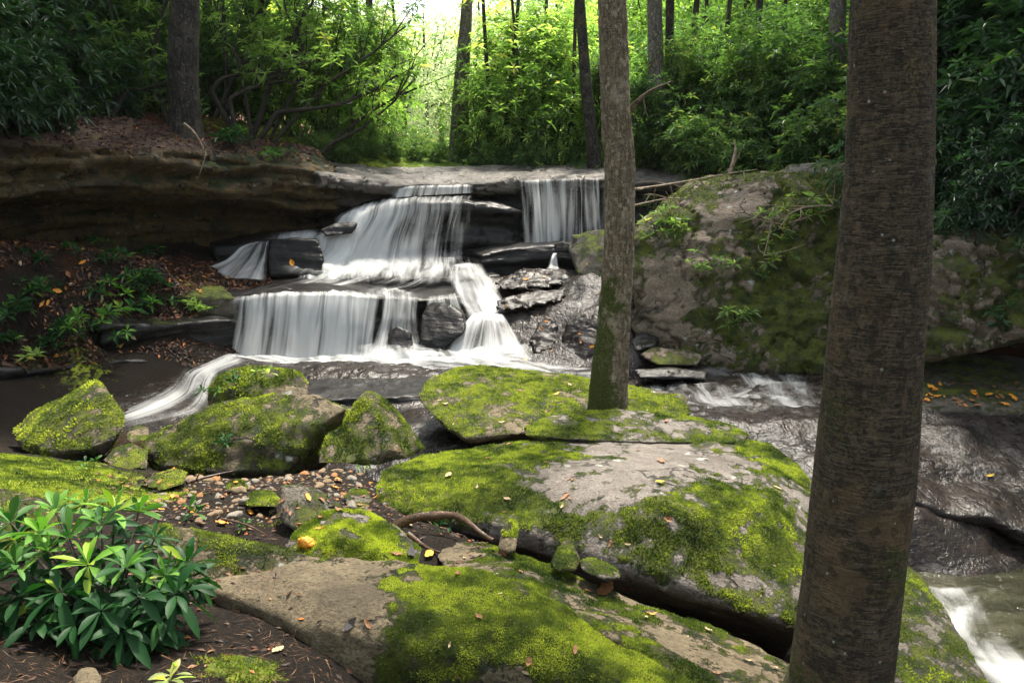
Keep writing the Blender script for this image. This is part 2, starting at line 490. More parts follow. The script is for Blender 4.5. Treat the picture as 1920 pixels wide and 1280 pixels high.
def moss_blades(v, f, ms, n, size, seed=0, thr=0.55, tint0=0.5):
    """tufts of tiny blades where the moss mask is high"""
    r = np.random.default_rng(seed)
    a = v[f[:, 2]] - v[f[:, 0]]
    b = v[f[:, 3]] - v[f[:, 1]]
    cr = np.cross(a, b)
    area = np.linalg.norm(cr, axis=1) / 2
    nn = norm(cr)
    fm = ms[f].mean(1)
    fm = fm + fbm(v[f].mean(1), 9.0, 3, 1.0) * 0.55 + fbm(v[f].mean(1), 30.0, 2, 2.0) * 0.3
    w = area * sstep(thr, thr + 0.3, fm)
    # only what could be seen from near the camera
    cen = v[f].mean(1)
    w = w * (np.einsum("ij,ij->i", nn, norm(EYE - cen)) > -0.25)
    if w.sum() <= 0: return None
    idx = r.choice(len(f), n, p=w / w.sum())
    uu, vv = r.random(n)[:, None], r.random(n)[:, None]
    q = v[f[idx]]
    p = (q[:, 0] * (1 - uu) + q[:, 1] * uu) * (1 - vv) + (q[:, 3] * (1 - uu) + q[:, 2] * uu) * vv
    d = norm(nn[idx] * 0.9 + r.normal(size=(n, 3)) * 0.55 + np.array([0, 0, 0.3]))
    s = norm(np.cross(d, r.normal(size=(n, 3))))
    L = size * (0.5 + r.random(n))[:, None]
    W = L * 0.32
    p = p - nn[idx] * size * 0.15
    V = np.stack([p - s * W, p + s * W, p + d * L], 1).reshape(-1, 3)
    F = np.arange(3 * n).reshape(-1, 3)
    big = fbm(p, 3.0, 3, 5.0)
    t = np.clip(tint0 + big * 1.1 + fbm(p, 11.0, 3, 8.0) * 0.7 + r.normal(size=n) * 0.11, 0.04, 0.80)
    return V, F, np.repeat(t, 3)


def rock(name, label, cat, groups, mat, vox=0.05, smooth=2, amp=0.05, fs=1.2, strat=0.0, moss=0.5, side=0.0, blobs=(), litter=None,
         tufts=0, tuft=0.012, group=None, kind=None, off=None, mscale=2.2, blk=0.0, tint0=0.5, raw=None, mn=1.0, holes=0.42):
    if mat in ("rock_wet", "rock_wet_brown", "bedrock"): moss -= 0.42
    elif tufts: moss += 0.06
    if raw is not None: v, f = raw
    else: v, f = hull_mesh(groups)
    v, f = remesh(v, f, vox, smooth)
    nz = vnormals(v, f)
    off = off if off is not None else (abs(hash(label)) % 97 if False else sum(map(ord, label)) % 97)
    d = fbm(v, fs, 4, off) * amp + fbm(v, fs * 5, 3, off + 9) * amp * 0.28
    if blk:   # blocky facets: ridged noise
        d -= (np.abs(fbm(v, fs * 1.6, 3, off + 31)) < 0.035) * blk
        d += np.round(fbm(v, fs * 1.3, 2, off + 41) * 4) / 4 * blk
    if strat:
        zz = v[:, 2] + fbm(v, 0.5, 2, off) * 0.25
        q = np.stack([v[:, 0] * 0.35, v[:, 1] * 0.35, zz * 5.5], 1)
        lay = fbm(q, 1.0, 3, off + 3)
        d += np.clip(lay, -0.35, 0.25) * strat * (1 - np.abs(nz[:, 2])) * 2.0
    v = v + nz * d[:, None]
    nz = vnormals(v, f)
    m = moss + (nz[:, 2] - 0.45) * (0.9 - side) + fbm(v, mscale, 4, off + 50) * 1.1 * mn + fbm(v, mscale * 4, 3, off + 60) * 0.75 * mn
    for (px, py, Y, rad, amt) in blobs:
        c = P(px, py, Y)
        m += amt * np.exp(-((v - c) ** 2).sum(1) / rad ** 2)
    if tufts:
        m -= sstep(0.10, 0.32, fbm(v, 5.5, 3, off + 70)) * holes + sstep(0.15, 0.4, fbm(v, 14.0, 3, off + 80)) * holes * 0.6
    m = np.clip(m, 0, 1)
    at = {"moss": m}
    if litter is not None:
        at["litter"] = np.clip(litter(v, nz), 0, 1)
        at["moss"] = m = m * (1 - at["litter"] * 0.8)
    loc = np.array([v[:, 0].mean(), v[:, 1].mean(), v[:, 2].min()])
    me = mk_mesh(name, v - loc, f, True, attrs=at)
    o = tag(obj(name, me, M[mat], loc=loc), label, cat, group, kind)
    ALLROCK.append((v, f))
    if tufts:
        r = moss_blades(v, f, m, tufts, tuft, tufts, tint0=tint0)
        if r:
            V, F, T = r
            mo = obj("moss", mk_mesh("moss", V - loc, F, False, attrs={"tint": T}), M["moss"], o)
            mo["kind"] = "stuff"
    return o


def PS(lst):
    return [P(*q[:3]) + np.array([0, 0, q[3] if len(q) > 3 else 0.0]) for q in lst]


def resample(pts, n):
    pts = np.asarray(pts, float)
    s = np.concatenate([[0], np.cumsum(np.linalg.norm(np.diff(pts, axis=0), axis=1))])
    t = np.linspace(0, s[-1], n)
    return np.stack([np.interp(t, s, pts[:, k]) for k in range(pts.shape[1])], 1)


def sweep(poly, prof, n=40):
    """closed solid: profile (inward, up) swept along a polyline of front-top edge points"""
    pl = resample(poly, n)
    tg = np.gradient(pl[:, :2], axis=0)
    nr = np.stack([-tg[:, 1], tg[:, 0]], 1)
    nr = norm(nr)
    nr[nr[:, 1] < 0] *= -1
    k = len(prof)
    V = []
    for i in range(n):
        for (a, b) in prof:
            V.append([pl[i, 0] + nr[i, 0] * a, pl[i, 1] + nr[i, 1] * a, pl[i, 2] + b])
    q = []
    for i in range(n - 1):
        for j in range(k):
            j2 = (j + 1) % k
            q.append([i * k + j, (i + 1) * k + j, (i + 1) * k + j2, i * k + j2])
    tri = []
    V.append(np.mean(V[:k], 0)); V.append(np.mean(V[(n - 1) * k:n * k], 0))
    for j in range(k):
        j2 = (j + 1) % k
        tri.append([n * k, j, j2]); tri.append([n * k + 1, (n - 1) * k + j2, (n - 1) * k + j])
    V = np.array(V)
    F = [[a, b, c] for a, b, c, d in q] + [[a, c, d] for a, b, c, d in q] + tri
    return V, np.array(F)


def joinraw(*rs):
    vs, fs, n = [], [], 0
    for v, f in rs:
        vs.append(v); fs.append(f + n); n += len(v)
    return np.concatenate(vs), np.concatenate(fs)


# ------------------------------------------------------------------ the ground (one sheet to the far forest)
GP = [P(*q) for q in [
    (-200, 1280, 2.3), (0, 1290, 2.5), (300, 1290, 2.55), (620, 1285, 2.75), (300, 1010, 4.25), (60, 960, 4.5), (450, 905, 5.8), (620, 895, 6.1), (450, 890, 6.4), (640, 880, 6.5),
    (120, 900, 5.5), (60, 850, 6.7), (230, 862, 6.8), (480, 1000, 4.6), (600, 1000, 4.6), (750, 1010, 4.6), (900, 1020, 4.5), (690, 960, 5.0), (420, 950, 4.8),
    (300, 480, 13.0), (0, 480, 11.3), (150, 475, 12.3), (150, 600, 11.5), (0, 675, 10.8), (230, 662, 11.75), (330, 655, 12.2), (420, 655, 12.9), (230, 598, 12.3), (330, 585, 12.8), (60, 745, 10.2), (200, 735, 10.9), (330, 715, 11.6), (-120, 750, 9.5), (60, 672, 11.2), (180, 660, 11.7), (0, 590, 10.9), (-150, 590, 10.2),
    (320, 520, 13.3), (-200, 480, 10.5), (-200, 690, 9.5)]]
GP += [np.array(q, float) for q in [
    (0, 0, 2.3), (-2, 0, 2.4), (3, 0, 2.0), (-5, 3, 2.6), (-7, 6, 2.3), (5, 0, 1.0), (0.6, 2.2, 1.6), (1.5, 3, 1.3), (1.0, 4.5, 1.0), (2.2, 3.6, 0.9), (0, 6, 0.8),
    (2.0, 6, 0.2), (3.4, 5, -0.6), (5, 5, -0.7), (5, 7, -0.7), (8, 6, 0.3), (9, 3, 0.8), (8, 8.2, 0.2), (0, 8, 0.5), (-2, 8, 0.5), (-4.5, 8.6, 0.5), (-1, 10, 0.3), (-6, 9.2, 0.8),
    (2, 10, 0.3), (5, 9, 0.2), (7.5, 9.8, 0.5), (9, 12, 2.5), (0, 13, 0.2), (-4, 13, 0.6), (3, 13, 0.3), (5, 12.5, 0.3), (-3, 15, 1.2), (0, 15.5, 1.0), (3, 15.5, 1.5), (-5, 15, 2.0),
    (0, 17.2, 1.5), (-3, 17, 1.7), (2, 17.5, 1.6), (5, 15.5, 2.2), (-6, 14.6, 2.2), (-8, 13.6, 2.5),
    (-6, 16.2, 2.2), (-8.2, 15.2, 2.5), (-10.2, 13.2, 2.7), (-4.2, 16.9, 2.2), (-11.5, 11.6, 2.8),
    (-0.3, 3.0, 1.3), (0.3, 2.9, 1.1), (-0.2, 2.5, 1.35), (0.1, 3.4, 1.3), (0.7, 2.8, 1.1),
    (0, 18.8, 3.72), (3, 18.8, 3.75), (-3, 18.4, 3.75), (5, 17.5, 3.7), (6.5, 15.5, 3.9), (8, 14.5, 4.1), (11, 14, 4.8), (15, 13, 6.0), (20, 12, 8), (10, 11.2, 3.9), (13, 8, 4.0), (16, 3, 4.5),
    (-6.5, 18.0, 4.6), (-8.5, 17.2, 4.9), (-12, 15.5, 4.9), (-14, 12, 4.6), (-9.5, 10, 2.9), (-14, 8, 4.0), (-20, 12, 6.5), (-14, 4, 4.0), (-14, 20, 5.2), (-4.5, 18, 4.1),
    (0, 22, 3.8), (-4, 22, 4.0), (5, 22, 4.3), (10, 20, 5.0), (14, 22, 6.3), (20, 24, 9), (-10, 24, 4.8), (-20, 26, 7), (0, 30, 3.7), (6, 30, 4.5), (-6, 30, 4.1), (14, 32, 6.5), (-15, 34, 5.5),
    (0, 45, 4.0), (10, 45, 5.0), (-10, 45, 4.6), (26, 42, 10), (-26, 44, 8), (0, 70, 5.0), (20, 70, 8), (-20, 70, 7), (0, 110, 9), (45, 100, 18), (-45, 100, 16), (40, 60, 14), (-40, 60, 12),
    (60, 20, 14), (-60, 20, 12), (0, -15, 2.5), (30, -15, 3), (-30, -15, 4), (0, 160, 20), (90, 140, 28), (-90, 140, 26)]]
GP = np.array(GP)
_d = np.linalg.norm(GP[:, None, :2] - GP[None, :, :2], axis=2)
GW = np.linalg.solve(np.block([[_d + 1e-6 * np.eye(len(GP)), np.ones((len(GP), 1))], [np.ones((1, len(GP))), np.zeros((1, 1))]]), np.concatenate([GP[:, 2], [0]]))


def rbf(pts, P2, W):
    d = np.linalg.norm(pts[:, None, :] - P2[None, :, :2], axis=2)
    return d @ W[:-1] + W[-1]


def ground_z(xy):
    xy = np.atleast_2d(np.asarray(xy, float))[:, :2]
    o = np.empty(len(xy))
    for s in range(0, len(xy), 20000):
        o[s:s + 20000] = rbf(xy[s:s + 20000], GP, GW)
    p = np.concatenate([xy, np.zeros((len(xy), 1))], 1)
    return o + fbm(p, 0.5, 4, 3.3) * 0.16 + fbm(p, 3.0, 3, 8.0) * 0.05


def axis(segs):
    out = [segs[0][0]]
    for a, b, st in segs:
        out += list(np.linspace(a, b, max(2, int((b - a) / st) + 1))[1:])
    return np.array(out)


def height_sheet(xs, ys, zf):
    X, Y = np.meshgrid(xs, ys)
    xy = np.stack([X.ravel(), Y.ravel()], 1)
    z = zf(xy)
    v = np.concatenate([xy, z[:, None]], 1)
    nx, ny = len(xs), len(ys)
    i = np.arange(nx * ny).reshape(ny, nx)
    f = np.stack([i[:-1, :-1].ravel(), i[:-1, 1:].ravel(), i[1:, 1:].ravel(), i[1:, :-1].ravel()], 1)
    return v, f


gv, gf = height_sheet(axis([(-110, -14, 4), (-14, -6, 0.25), (-6, 4, 0.06), (4, 14, 0.25), (14, 110, 4)]),
                      axis([(-20, 0, 2), (0, 2, 0.2), (2, 7.2, 0.045), (7.2, 20, 0.13), (20, 40, 0.6), (40, 170, 4)]), ground_z)
gn = vnormals(gv, gf)
bank = np.exp(-((gv[:, 0] + 7.0) / 3.2) ** 2 - ((gv[:, 1] - 11.6) / 1.6) ** 2)
near = sstep(7.5, 6.3, gv[:, 1]) * sstep(1.2, 0.2, gv[:, 0])
gm = np.zeros(len(gv))
for (px, py, Y, r_, a_) in [(90, 880, 5.6, 0.7, 0.75), (190, 905, 5.1, 0.4, 0.6), (20, 860, 6.0, 0.6, 0.7), (-100, 890, 5.2, 0.8, 0.7), (320, 900, 5.4, 0.3, 0.6), (460, 1230, 2.8, 0.2, 0.8), (150, 670, 11, 0.7, 0.6), (560, 960, 4.9, 0.3, 0.5)]:
    gm += a_ * np.exp(-((gv - P(px, py, Y)) ** 2).sum(1) / r_ ** 2)
gm += 0.6 * sstep(17.5, 18.5, gv[:, 1]) * sstep(12, 4, np.abs(gv[:, 0]))
lit = np.clip(bank * 0.35 * sstep(13.4, 12.8, gv[:, 1]) + near * 0.1 + sstep(4.0, 4.3, gv[:, 2]) * sstep(-3, -5, gv[:, 0]) * 0.8 + sstep(3.5, 5, gv[:, 0]) * sstep(8, 11, gv[:, 1]) * 0.5, 0, 1)
grn = sstep(18.3, 20, gv[:, 1]) * sstep(9, 3, np.abs(gv[:, 0] + 1)) * 0.9
ground = obj("ground", mk_mesh("ground", gv, gf, True, attrs={"moss": np.clip(gm, 0, 1), "litter": lit, "green": grn}), M["ground"])
ground["kind"] = "structure"
BV_G = BVHTree.FromPolygons(gv.tolist(), gf.tolist())

# ------------------------------------------------------------------ the stream bed: bare wet bedrock
SP_ = [P(*q) for q in [
    (430, 668, 12.8), (600, 672, 12.8), (800, 672, 12.8), (1000, 680, 12.7), (1100, 692, 12.4), (380, 700, 12.0), (330, 745, 10.6), (220, 795, 9.5), (100, 800, 9.3), (500, 785, 9.7), (700, 765, 10.2), (820, 800, 9.3),
    (560, 720, 11.2), (700, 720, 11.2), (830, 700, 11.9), (1000, 710, 11.7), (1200, 700, 12.0), (1400, 695, 12.0), (1550, 700, 11.6), (1300, 775, 10.0), (1550, 765, 9.9), (1400, 850, 8.8), (1540, 875, 8.6), (1600, 800, 9.4),
    (1750, 775, 9.8), (1900, 775, 9.6), (1750, 850, 9.0), (1900, 900, 8.5), (1760, 925, 8.3), (1900, 985, 7.9), (1700, 945, 8.1), (1650, 930, 8.1), (2050, 900, 8.4), (2050, 1000, 7.8),
    (1720, 960, 7.85, ), (1720, 1085, 7.3), (1900, 1070, 7.4), (2050, 1080, 7.3), (1600, 1050, 7.3), (1300, 930, 7.6),
    (910, 515, 15.0), (1010, 505, 15.2), (1110, 505, 14.9), (930, 570, 14.1), (1020, 560, 14.2), (1110, 560, 13.9), (960, 640, 13.2), (1050, 630, 13.2), (1120, 640, 12.9), (1180, 660, 12.6), (1180, 560, 13.6)]]
SP_ += [np.array(q, float) for q in [(-5, 14, 0.6), (-3, 14.2, 0.5), (-1, 14.2, 0.6), (0.3, 14.6, 1.2), (-3, 16, 1.0), (0, 16.2, 1.4), (2.5, 16, 1.6), (5, 13, 0.6), (7, 11.5, 0.7), (9, 10.5, 0.9), (-7, 9.5, 0.6),
                                     (4.3, 6.2, -0.55), (5.5, 6.2, -0.6), (3, 6.2, -0.4), (2.3, 7, 0.0), (0, 8, 0.3), (-3, 8.5, 0.4), (3.5, 5, -0.6), (6, 5, -0.6), (7.5, 6.5, -0.3), (8, 8, 0.3), (5, 4, -0.7)]]
SP_ = np.array(SP_)
_d = np.linalg.norm(SP_[:, None, :2] - SP_[None, :, :2], axis=2)
SW = np.linalg.solve(np.block([[_d + 1e-6 * np.eye(len(SP_)), np.ones((len(SP_), 1))], [np.ones((1, len(SP_))), np.zeros((1, 1))]]), np.concatenate([SP_[:, 2], [0]]))


def bed_z(xy):
    xy = np.atleast_2d(np.asarray(xy, float))[:, :2]
    o = np.empty(len(xy))
    for s in range(0, len(xy), 20000):
        o[s:s + 20000] = rbf(xy[s:s + 20000], SP_, SW)
    p = np.concatenate([xy, np.zeros((len(xy), 1))], 1)
    w = np.stack([p[:, 0] + 0.3 * p[:, 1], p[:, 1] * 1.6 - 0.4 * p[:, 0], p[:, 2]], 1)
    n = fbm(w, 1.1, 4, 6.1)
    st = np.round(n * 7) / 7
    return o + n * 0.05 + st * 0.10 + fbm(w, 6.0, 3, 2.0) * 0.022


sv, sf = height_sheet(axis([(-8, 2, 0.07), (2, 8, 0.05), (8, 10, 0.1)]), axis([(4.0, 11, 0.05), (11, 16, 0.06)]), bed_z)
sn = vnormals(sv, sf)
sm = np.clip(0.05 + fbm(sv, 1.0, 3, 77) * 0.5, 0, 0.3)
bed = obj("stream_bed", mk_mesh("stream_bed", sv, sf, True, attrs={"moss": sm}), M["bedrock"])
bed["kind"] = "structure"
BV_S = BVHTree.FromPolygons(sv.tolist(), sf.tolist())

# ------------------------------------------------------------------ ledges and cliffs
def soil(z0):
    return lambda v, n: sstep(0.35, 0.75, n[:, 2]) * sstep(z0, z0 + 0.25, v[:, 2])


cliff_poly = PS([(-330, 265, 9.6), (-120, 270, 10.8), (60, 272, 12.0), (200, 275, 13.0), (330, 285, 14.0), (450, 300, 14.9), (560, 318, 15.7), (640, 326, 16.2)])
rock("cliff", "dark brown overhanging rock cliff with red leaf litter on top, left of the falls", "cliff",
     None, "rock_cliff", 0.06, 0, 0.12, 0.9, 0.34, 0.12, 0.2,
     [(350, 320, 14.0, 0.5, 0.2), (440, 300, 14.8, 0.6, 0.5)], litter=soil(4.0), blk=0.08,
     raw=sweep(cliff_poly, [(0.0, 0.0), (0.55, 0.28), (1.3, 0.55), (3.6, 0.6), (3.6, -2.9), (1.35, -2.9), (1.25, -2.2), (1.5, -1.6), (1.2, -1.15), (1.45, -0.95), (0.45, -0.80), (0.1, -0.72), (0.0, -0.35)], 60))
lip_poly = PS([(600, 326, 15.7), (660, 333, 16.1), (760, 345, 16.6), (880, 343, 17.0), (975, 338, 17.2), (1130, 333, 17.3), (1240, 336, 17.0), (1330, 345, 16.4)])
rock("rock_ledge", "long pale topped stone slab forming the upper lip of the waterfall", "rock ledge", None, "rock_slab", 0.05, 0, 0.07, 1.0, 0.10, -0.5, 0.0, (), mn=0.6, blk=0.06,
     raw=joinraw(sweep(lip_poly, [(0.0, -0.03), (0.15, 0.04), (1.3, 0.20), (2.0, 0.30), (2.4, 0.26), (2.4, -0.6), (0.7, -0.6), (0.55, -0.30), (0.1, -0.26), (-0.02, -0.12)], 50)))
rock("rock_ledge", "black wet rock wall behind the thin right-hand curtain of the upper fall", "rock ledge", None, "rock_wet", 0.08, 1, 0.10, 1.0, 0.12, 0.0, 0.0, mn=0.5,
     raw=sweep(PS([(600, 350, 16.9), (760, 352, 17.4), (900, 352, 17.6), (1130, 345, 17.7), (1330, 350, 17.0)]), [(0, 0), (2, 0.05), (2, -2.0), (0, -2.0), (-0.15, -1.2), (-0.05, -0.5)], 40))
step_poly = PS([(640, 425, 15.9), (690, 398, 16.1), (730, 380, 16.3), (870, 380, 16.4), (965, 388, 16.6), (985, 395, 17.0)])
rock("rock_ledge", "wet black stone step under the main white fall of the upper tier", "rock ledge", None, "rock_wet", 0.06, 1, 0.07, 1.2, 0.12, 0.0, 0.0, blk=0.03, mn=0.5,
     raw=sweep(step_poly, [(0, 0), (0.2, 0.05), (1.6, 0.12), (1.6, -1.5), (0.05, -1.5), (0.15, -1.0), (-0.02, -0.8), (0.1, -0.5), (0.0, -0.2)], 40))
rock("rock_ledge", "dark flat ledge at the foot of the thin curtain, right of the upper fall", "rock ledge", None, "rock_wet", 0.05, 1, 0.05, 1.4, 0.1, 0.0, mn=0.5,
     raw=sweep(PS([(900, 482, 15.7), (940, 470, 15.9), (1000, 464, 16.1), (1060, 462, 16.2), (1130, 470, 15.8)]), [(0, 0), (0.15, 0.04), (1.7, 0.05), (1.7, -0.8), (0.1, -0.8), (-0.05, -0.3)], 24))
rock("rock_ledge", "low wet ledge carrying a thin white trickle, far left of the upper fall", "rock ledge", None, "rock_wet", 0.06, 1, 0.06, 1.3, 0.1, 0.0, mn=0.5,
     raw=sweep(PS([(400, 462, 15.2), (480, 450, 15.5), (600, 440, 15.9), (680, 432, 16.2)]), [(0, 0), (1.3, 0.05), (1.3, -0.9), (0.05, -0.9), (-0.05, -0.4)], 24))
mid_poly = PS([(350, 555, 13.6), (432, 562, 13.35), (500, 553, 13.4), (570, 549, 13.42), (645, 549, 13.5), (710, 556, 13.7), (790, 562, 14.0), (880, 556, 14.3), (930, 545, 14.6)])
rock("rock_ledge", "broad dark middle ledge that carries the lower curtain of water", "rock ledge", None, "rock_wet", 0.055, 1, 0.05, 1.2, 0.08, 0.02, mn=0.5,
     raw=sweep(mid_poly, [(0, -0.03), (0.15, 0.02), (1.0, 0.05), (2.6, 0.12), (2.6, -1.2), (0.25, -1.2), (0.1, -0.7), (0.2, -0.4), (0.06, -0.15)], 50))
rock("rock_ledge", "sloping wet slab between the upper fall and the broad middle ledge", "rock ledge", None, "rock_wet", 0.06, 1, 0.05, 1.2, 0.08, 0.0, mn=0.5,
     raw=sweep(PS([(590, 522, 15.0), (700, 520, 15.0), (800, 520, 15.1), (890, 522, 15.2), (940, 515, 15.4)]), [(0, 0), (1.3, 0.05), (1.3, -0.8), (0.0, -0.8)], 24))
rock("boulder", "black wet block beside the small left cascade of the upper tier", "boulder",
     [PS([(502, 450, 15.1), (545, 446, 15.1), (598, 450, 15.1), (606, 470, 15.0), (603, 515, 14.8), (505, 520, 14.8), (502, 450, 15.6), (598, 447, 15.7), (600, 520, 15.6)])], "rock_wet", 0.04, 2, 0.05, 1.5, 0.04, 0.05, mn=0.5)
rock("boulder", "black pointed rock between the two branches of the lower fall", "boulder",
     [PS([(785, 640, 12.9), (830, 655, 12.8), (872, 625, 12.9), (870, 590, 13.2), (845, 572, 13.4), (810, 566, 13.6), (790, 590, 13.3), (800, 575, 14.2), (870, 580, 14.2)]) + PS([(800, 660, 13.5, -0.2)])], "rock_wet", 0.035, 1, 0.05, 1.6, 0.04, 0.05, mn=0.5)
rock("boulder", "small black rock in the foam below the lower fall", "boulder",
     [PS([(726, 655, 12.9), (775, 655, 12.9), (770, 622, 13.1), (745, 608, 13.2), (728, 622, 13.2), (740, 630, 13.8), (775, 650, 13.6)])], "rock_wet", 0.03, 1, 0.03, 2.0, 0.03, 0.05, mn=0.5)
rock("boulder", "dark mossy boulder at the right end of the upper fall, behind the slim trunk", "boulder",
     [PS([(1066, 465, 15.3), (1075, 440, 15.3), (1110, 432, 15.3), (1200, 430, 15.2), (1210, 540, 14.6), (1140, 540, 14.5), (1085, 520, 14.7), (1070, 440, 16.2), (1190, 435, 16.2), (1120, 470, 14.85), (1200, 450, 14.9)])], "rock_dark", 0.045, 1, 0.06, 1.4, 0.05, 0.25)
rock("stone", "small dark stone perched beside the boulder behind the slim trunk", "stone",
     [PS([(1038, 458, 15.6), (1055, 452, 15.6), (1068, 458, 15.6), (1066, 474, 15.5), (1042, 474, 15.5), (1050, 455, 15.9), (1066, 470, 15.9)])], "rock_wet", 0.025, 1, 0.02, 2.0, 0, 0.1)
for lab, pts in [
    ("dark brown jutting block at the foot of the wet slope, left of the slim trunk", [(1045, 668, 12.9), (1060, 610, 13.2), (1110, 585, 13.3), (1180, 590, 13.0), (1180, 690, 12.4), (1070, 690, 12.6), (1070, 605, 14), (1180, 585, 14)]),
    ("long low wet rib crossing the slope right of the falls", [(925, 565, 13.9), (985, 545, 14.2), (1060, 540, 14.3), (1055, 565, 13.9), (980, 580, 13.7), (930, 585, 13.7), (990, 550, 14.7), (1060, 548, 14.8)]),
    ("wet hump of rock under the tiny white spout", [(925, 530, 14.7), (975, 505, 15.1), (1050, 508, 15.0), (1075, 530, 14.6), (1010, 545, 14.4), (940, 545, 14.5), (980, 505, 15.8), (1060, 505, 15.7)]),
    ("wet rock fin at the right foot of the tent shaped veil", [(985, 640, 13.1), (1010, 605, 13.5), (1045, 600, 13.5), (1050, 650, 13.0), (1000, 668, 12.8), (1020, 600, 14.1)])]:
    rock("boulder", lab, "boulder", [PS(pts)], "rock_wet_brown", 0.04, 1, 0.07, 1.4, 0.06, 0.02, blk=0.04, mn=0.4)
for lab, pts in [
    ("small dark step at the left edge of the main upper fall", [(598, 432, 15.35), (630, 418, 15.55), (668, 418, 15.6), (660, 438, 15.45), (610, 444, 15.3), (640, 420, 16.1), (665, 425, 16.1)])]:
    rock("stone", lab, "stone", [PS(pts)], "rock_wet", 0.028, 1, 0.04, 2.0, 0.05, 0.0, mn=0.4)
# left ledges
rock("rock_ledge", "mossy flat ledge with fallen leaves, left end of the lower curtain", "rock ledge", None, "rock_dark", 0.045, 1, 0.06, 1.3, 0.1, 0.35, 0, [(330, 560, 12.9, 0.35, 0.6), (400, 530, 13.3, 0.5, 0.35)],
     raw=sweep(PS([(300, 552, 12.9), (330, 556, 12.9), (400, 560, 13.1), (445, 560, 13.35)]), [(0, 0), (0.2, 0.05), (1.5, 0.2), (1.5, -1.0), (0.15, -1.0), (0.05, -0.4)], 24), litter=lambda v, n: fbm(v, 3, 3, 4) * 0.9 + 0.1)
rock("rock_ledge", "black undercut ledge with a thin moss rim, below the mossy flat ledge", "rock ledge", None, "rock_wet", 0.045, 1, 0.07, 1.2, 0.12, 0.1, 0, [(310, 607, 12.2, 0.3, 0.7)],
     raw=sweep(PS([(190, 612, 11.6), (260, 610, 12.0), (345, 607, 12.5), (430, 600, 13.0), (470, 610, 13.4)]), [(0, 0), (0.3, 0.06), (1.4, 0.12), (1.4, -0.9), (0.35, -0.9), (0.1, -0.5), (0.05, -0.1)], 30))
rock("rock_ledge", "lowest black ledge at the foot of the leaf covered bank", "rock ledge", None, "rock_wet", 0.05, 1, 0.08, 1.2, 0.14, 0.18, 0, [(200, 672, 11.2, 0.5, 0.45)],
     raw=sweep(PS([(-250, 700, 9.2), (-80, 698, 9.9), (60, 690, 10.7), (200, 680, 11.4), (345, 676, 12.1)]), [(0, 0), (0.3, 0.06), (1.4, 0.2), (1.4, -1.0), (0.5, -1.0), (0.3, -0.5), (0.05, -0.2)], 40))
# bedrock slabs in front of the lower fall
rock("rock_ledge", "rounded grey bedrock slab in front of the lower curtain of water", "rock ledge", None, "bedrock", 0.04, 1, 0.07, 1.3, 0.07, -0.15, mn=0.6, blk=0.03,
     raw=sweep(PS([(440, 715, 11.3), (520, 705, 11.3), (600, 700, 11.3), (690, 700, 11.3), (790, 705, 11.4), (850, 700, 11.8)]), [(0, -0.10), (0.25, -0.03), (0.7, -0.03), (1.15, -0.10), (1.15, -0.5), (0, -0.5), (-0.05, -0.3)], 30))
rock("rock_ledge", "low dark slab edge behind the pointed mossy boulder", "rock ledge", None, "rock_wet", 0.045, 1, 0.05, 1.3, 0.08, 0.05, mn=0.5,
     raw=sweep(PS([(420, 760, 10.1), (560, 752, 10.2), (680, 748, 10.3), (800, 745, 10.4), (900, 750, 10.4)]), [(0, 0), (0.9, 0.06), (0.9, -0.5), (0.1, -0.5), (-0.02, -0.15)], 30))
# right side
rock("boulder", "huge mossy pink grey boulder, tall as a wall, right of the slim trunk", "boulder",
     [PS([(1188, 450, 12.9), (1200, 415, 13.1), (1300, 352, 13.4), (1440, 334, 13.3), (1600, 318, 13.2), (1700, 330, 13.0), (1300, 345, 15.2), (1600, 310, 15.5), (1190, 420, 14.6),
          (1186, 560, 12.4), (1190, 640, 12.4), (1330, 690, 12.0), (1540, 700, 11.7), (1640, 690, 11.7), (1590, 480, 12.4), (1690, 600, 12.4), (1190, 650, 14.5), (1700, 690, 14.5), (1320, 400, 12.9), (1480, 400, 12.65)])],
     "rock_pink", 0.05, 1, 0.16, 0.7, 0.10, 0.66, 0.75, [(1400, 370, 13.0, 0.35, -0.9), (1330, 400, 13.0, 0.3, -0.5), (1540, 330, 13.2, 0.6, 0.6), (1250, 600, 12.3, 0.6, -0.9), (1220, 500, 12.7, 0.45, -0.6), (1560, 450, 12.4, 0.5, 0.5), (1460, 520, 12.3, 0.6, 0.35), (1300, 480, 12.5, 0.3, -0.6), (1480, 640, 11.9, 0.5, 0.4)], blk=0.09, mn=1.3, tufts=14000, tuft=0.03, tint0=0.15)
rock("boulder", "flat mossy rock resting on top of the huge pink grey boulder", "boulder",
     [PS([(1455, 332, 13.6), (1480, 310, 13.8), (1560, 302, 13.9), (1640, 305, 13.8), (1640, 335, 13.5), (1480, 312, 14.8), (1640, 310, 14.8)])], "rock_grey", 0.04, 1, 0.05, 1.3, 0.05, 0.35)
rock("cliff", "pinkish cracked cliff base with a dark cave below, right of the big trunk", "cliff",
     [PS([(1640, 470, 11.6), (1720, 470, 11.0), (1800, 450, 10.6), (1990, 440, 10.2), (2150, 440, 10.0), (1640, 650, 11.0), (1740, 668, 10.4), (1820, 655, 10.1), (1990, 600, 9.8), (2150, 590, 9.6), (1740, 680, 12.4), (2150, 600, 12), (1640, 400, 13.4), (2150, 300, 13)])],
     "rock_pink", 0.05, 1, 0.16, 0.9, 0.12, 0.34, 0.6, [(1900, 520, 10.2, 0.6, 0.5), (1760, 640, 10.4, 0.35, 0.5)], blk=0.10)
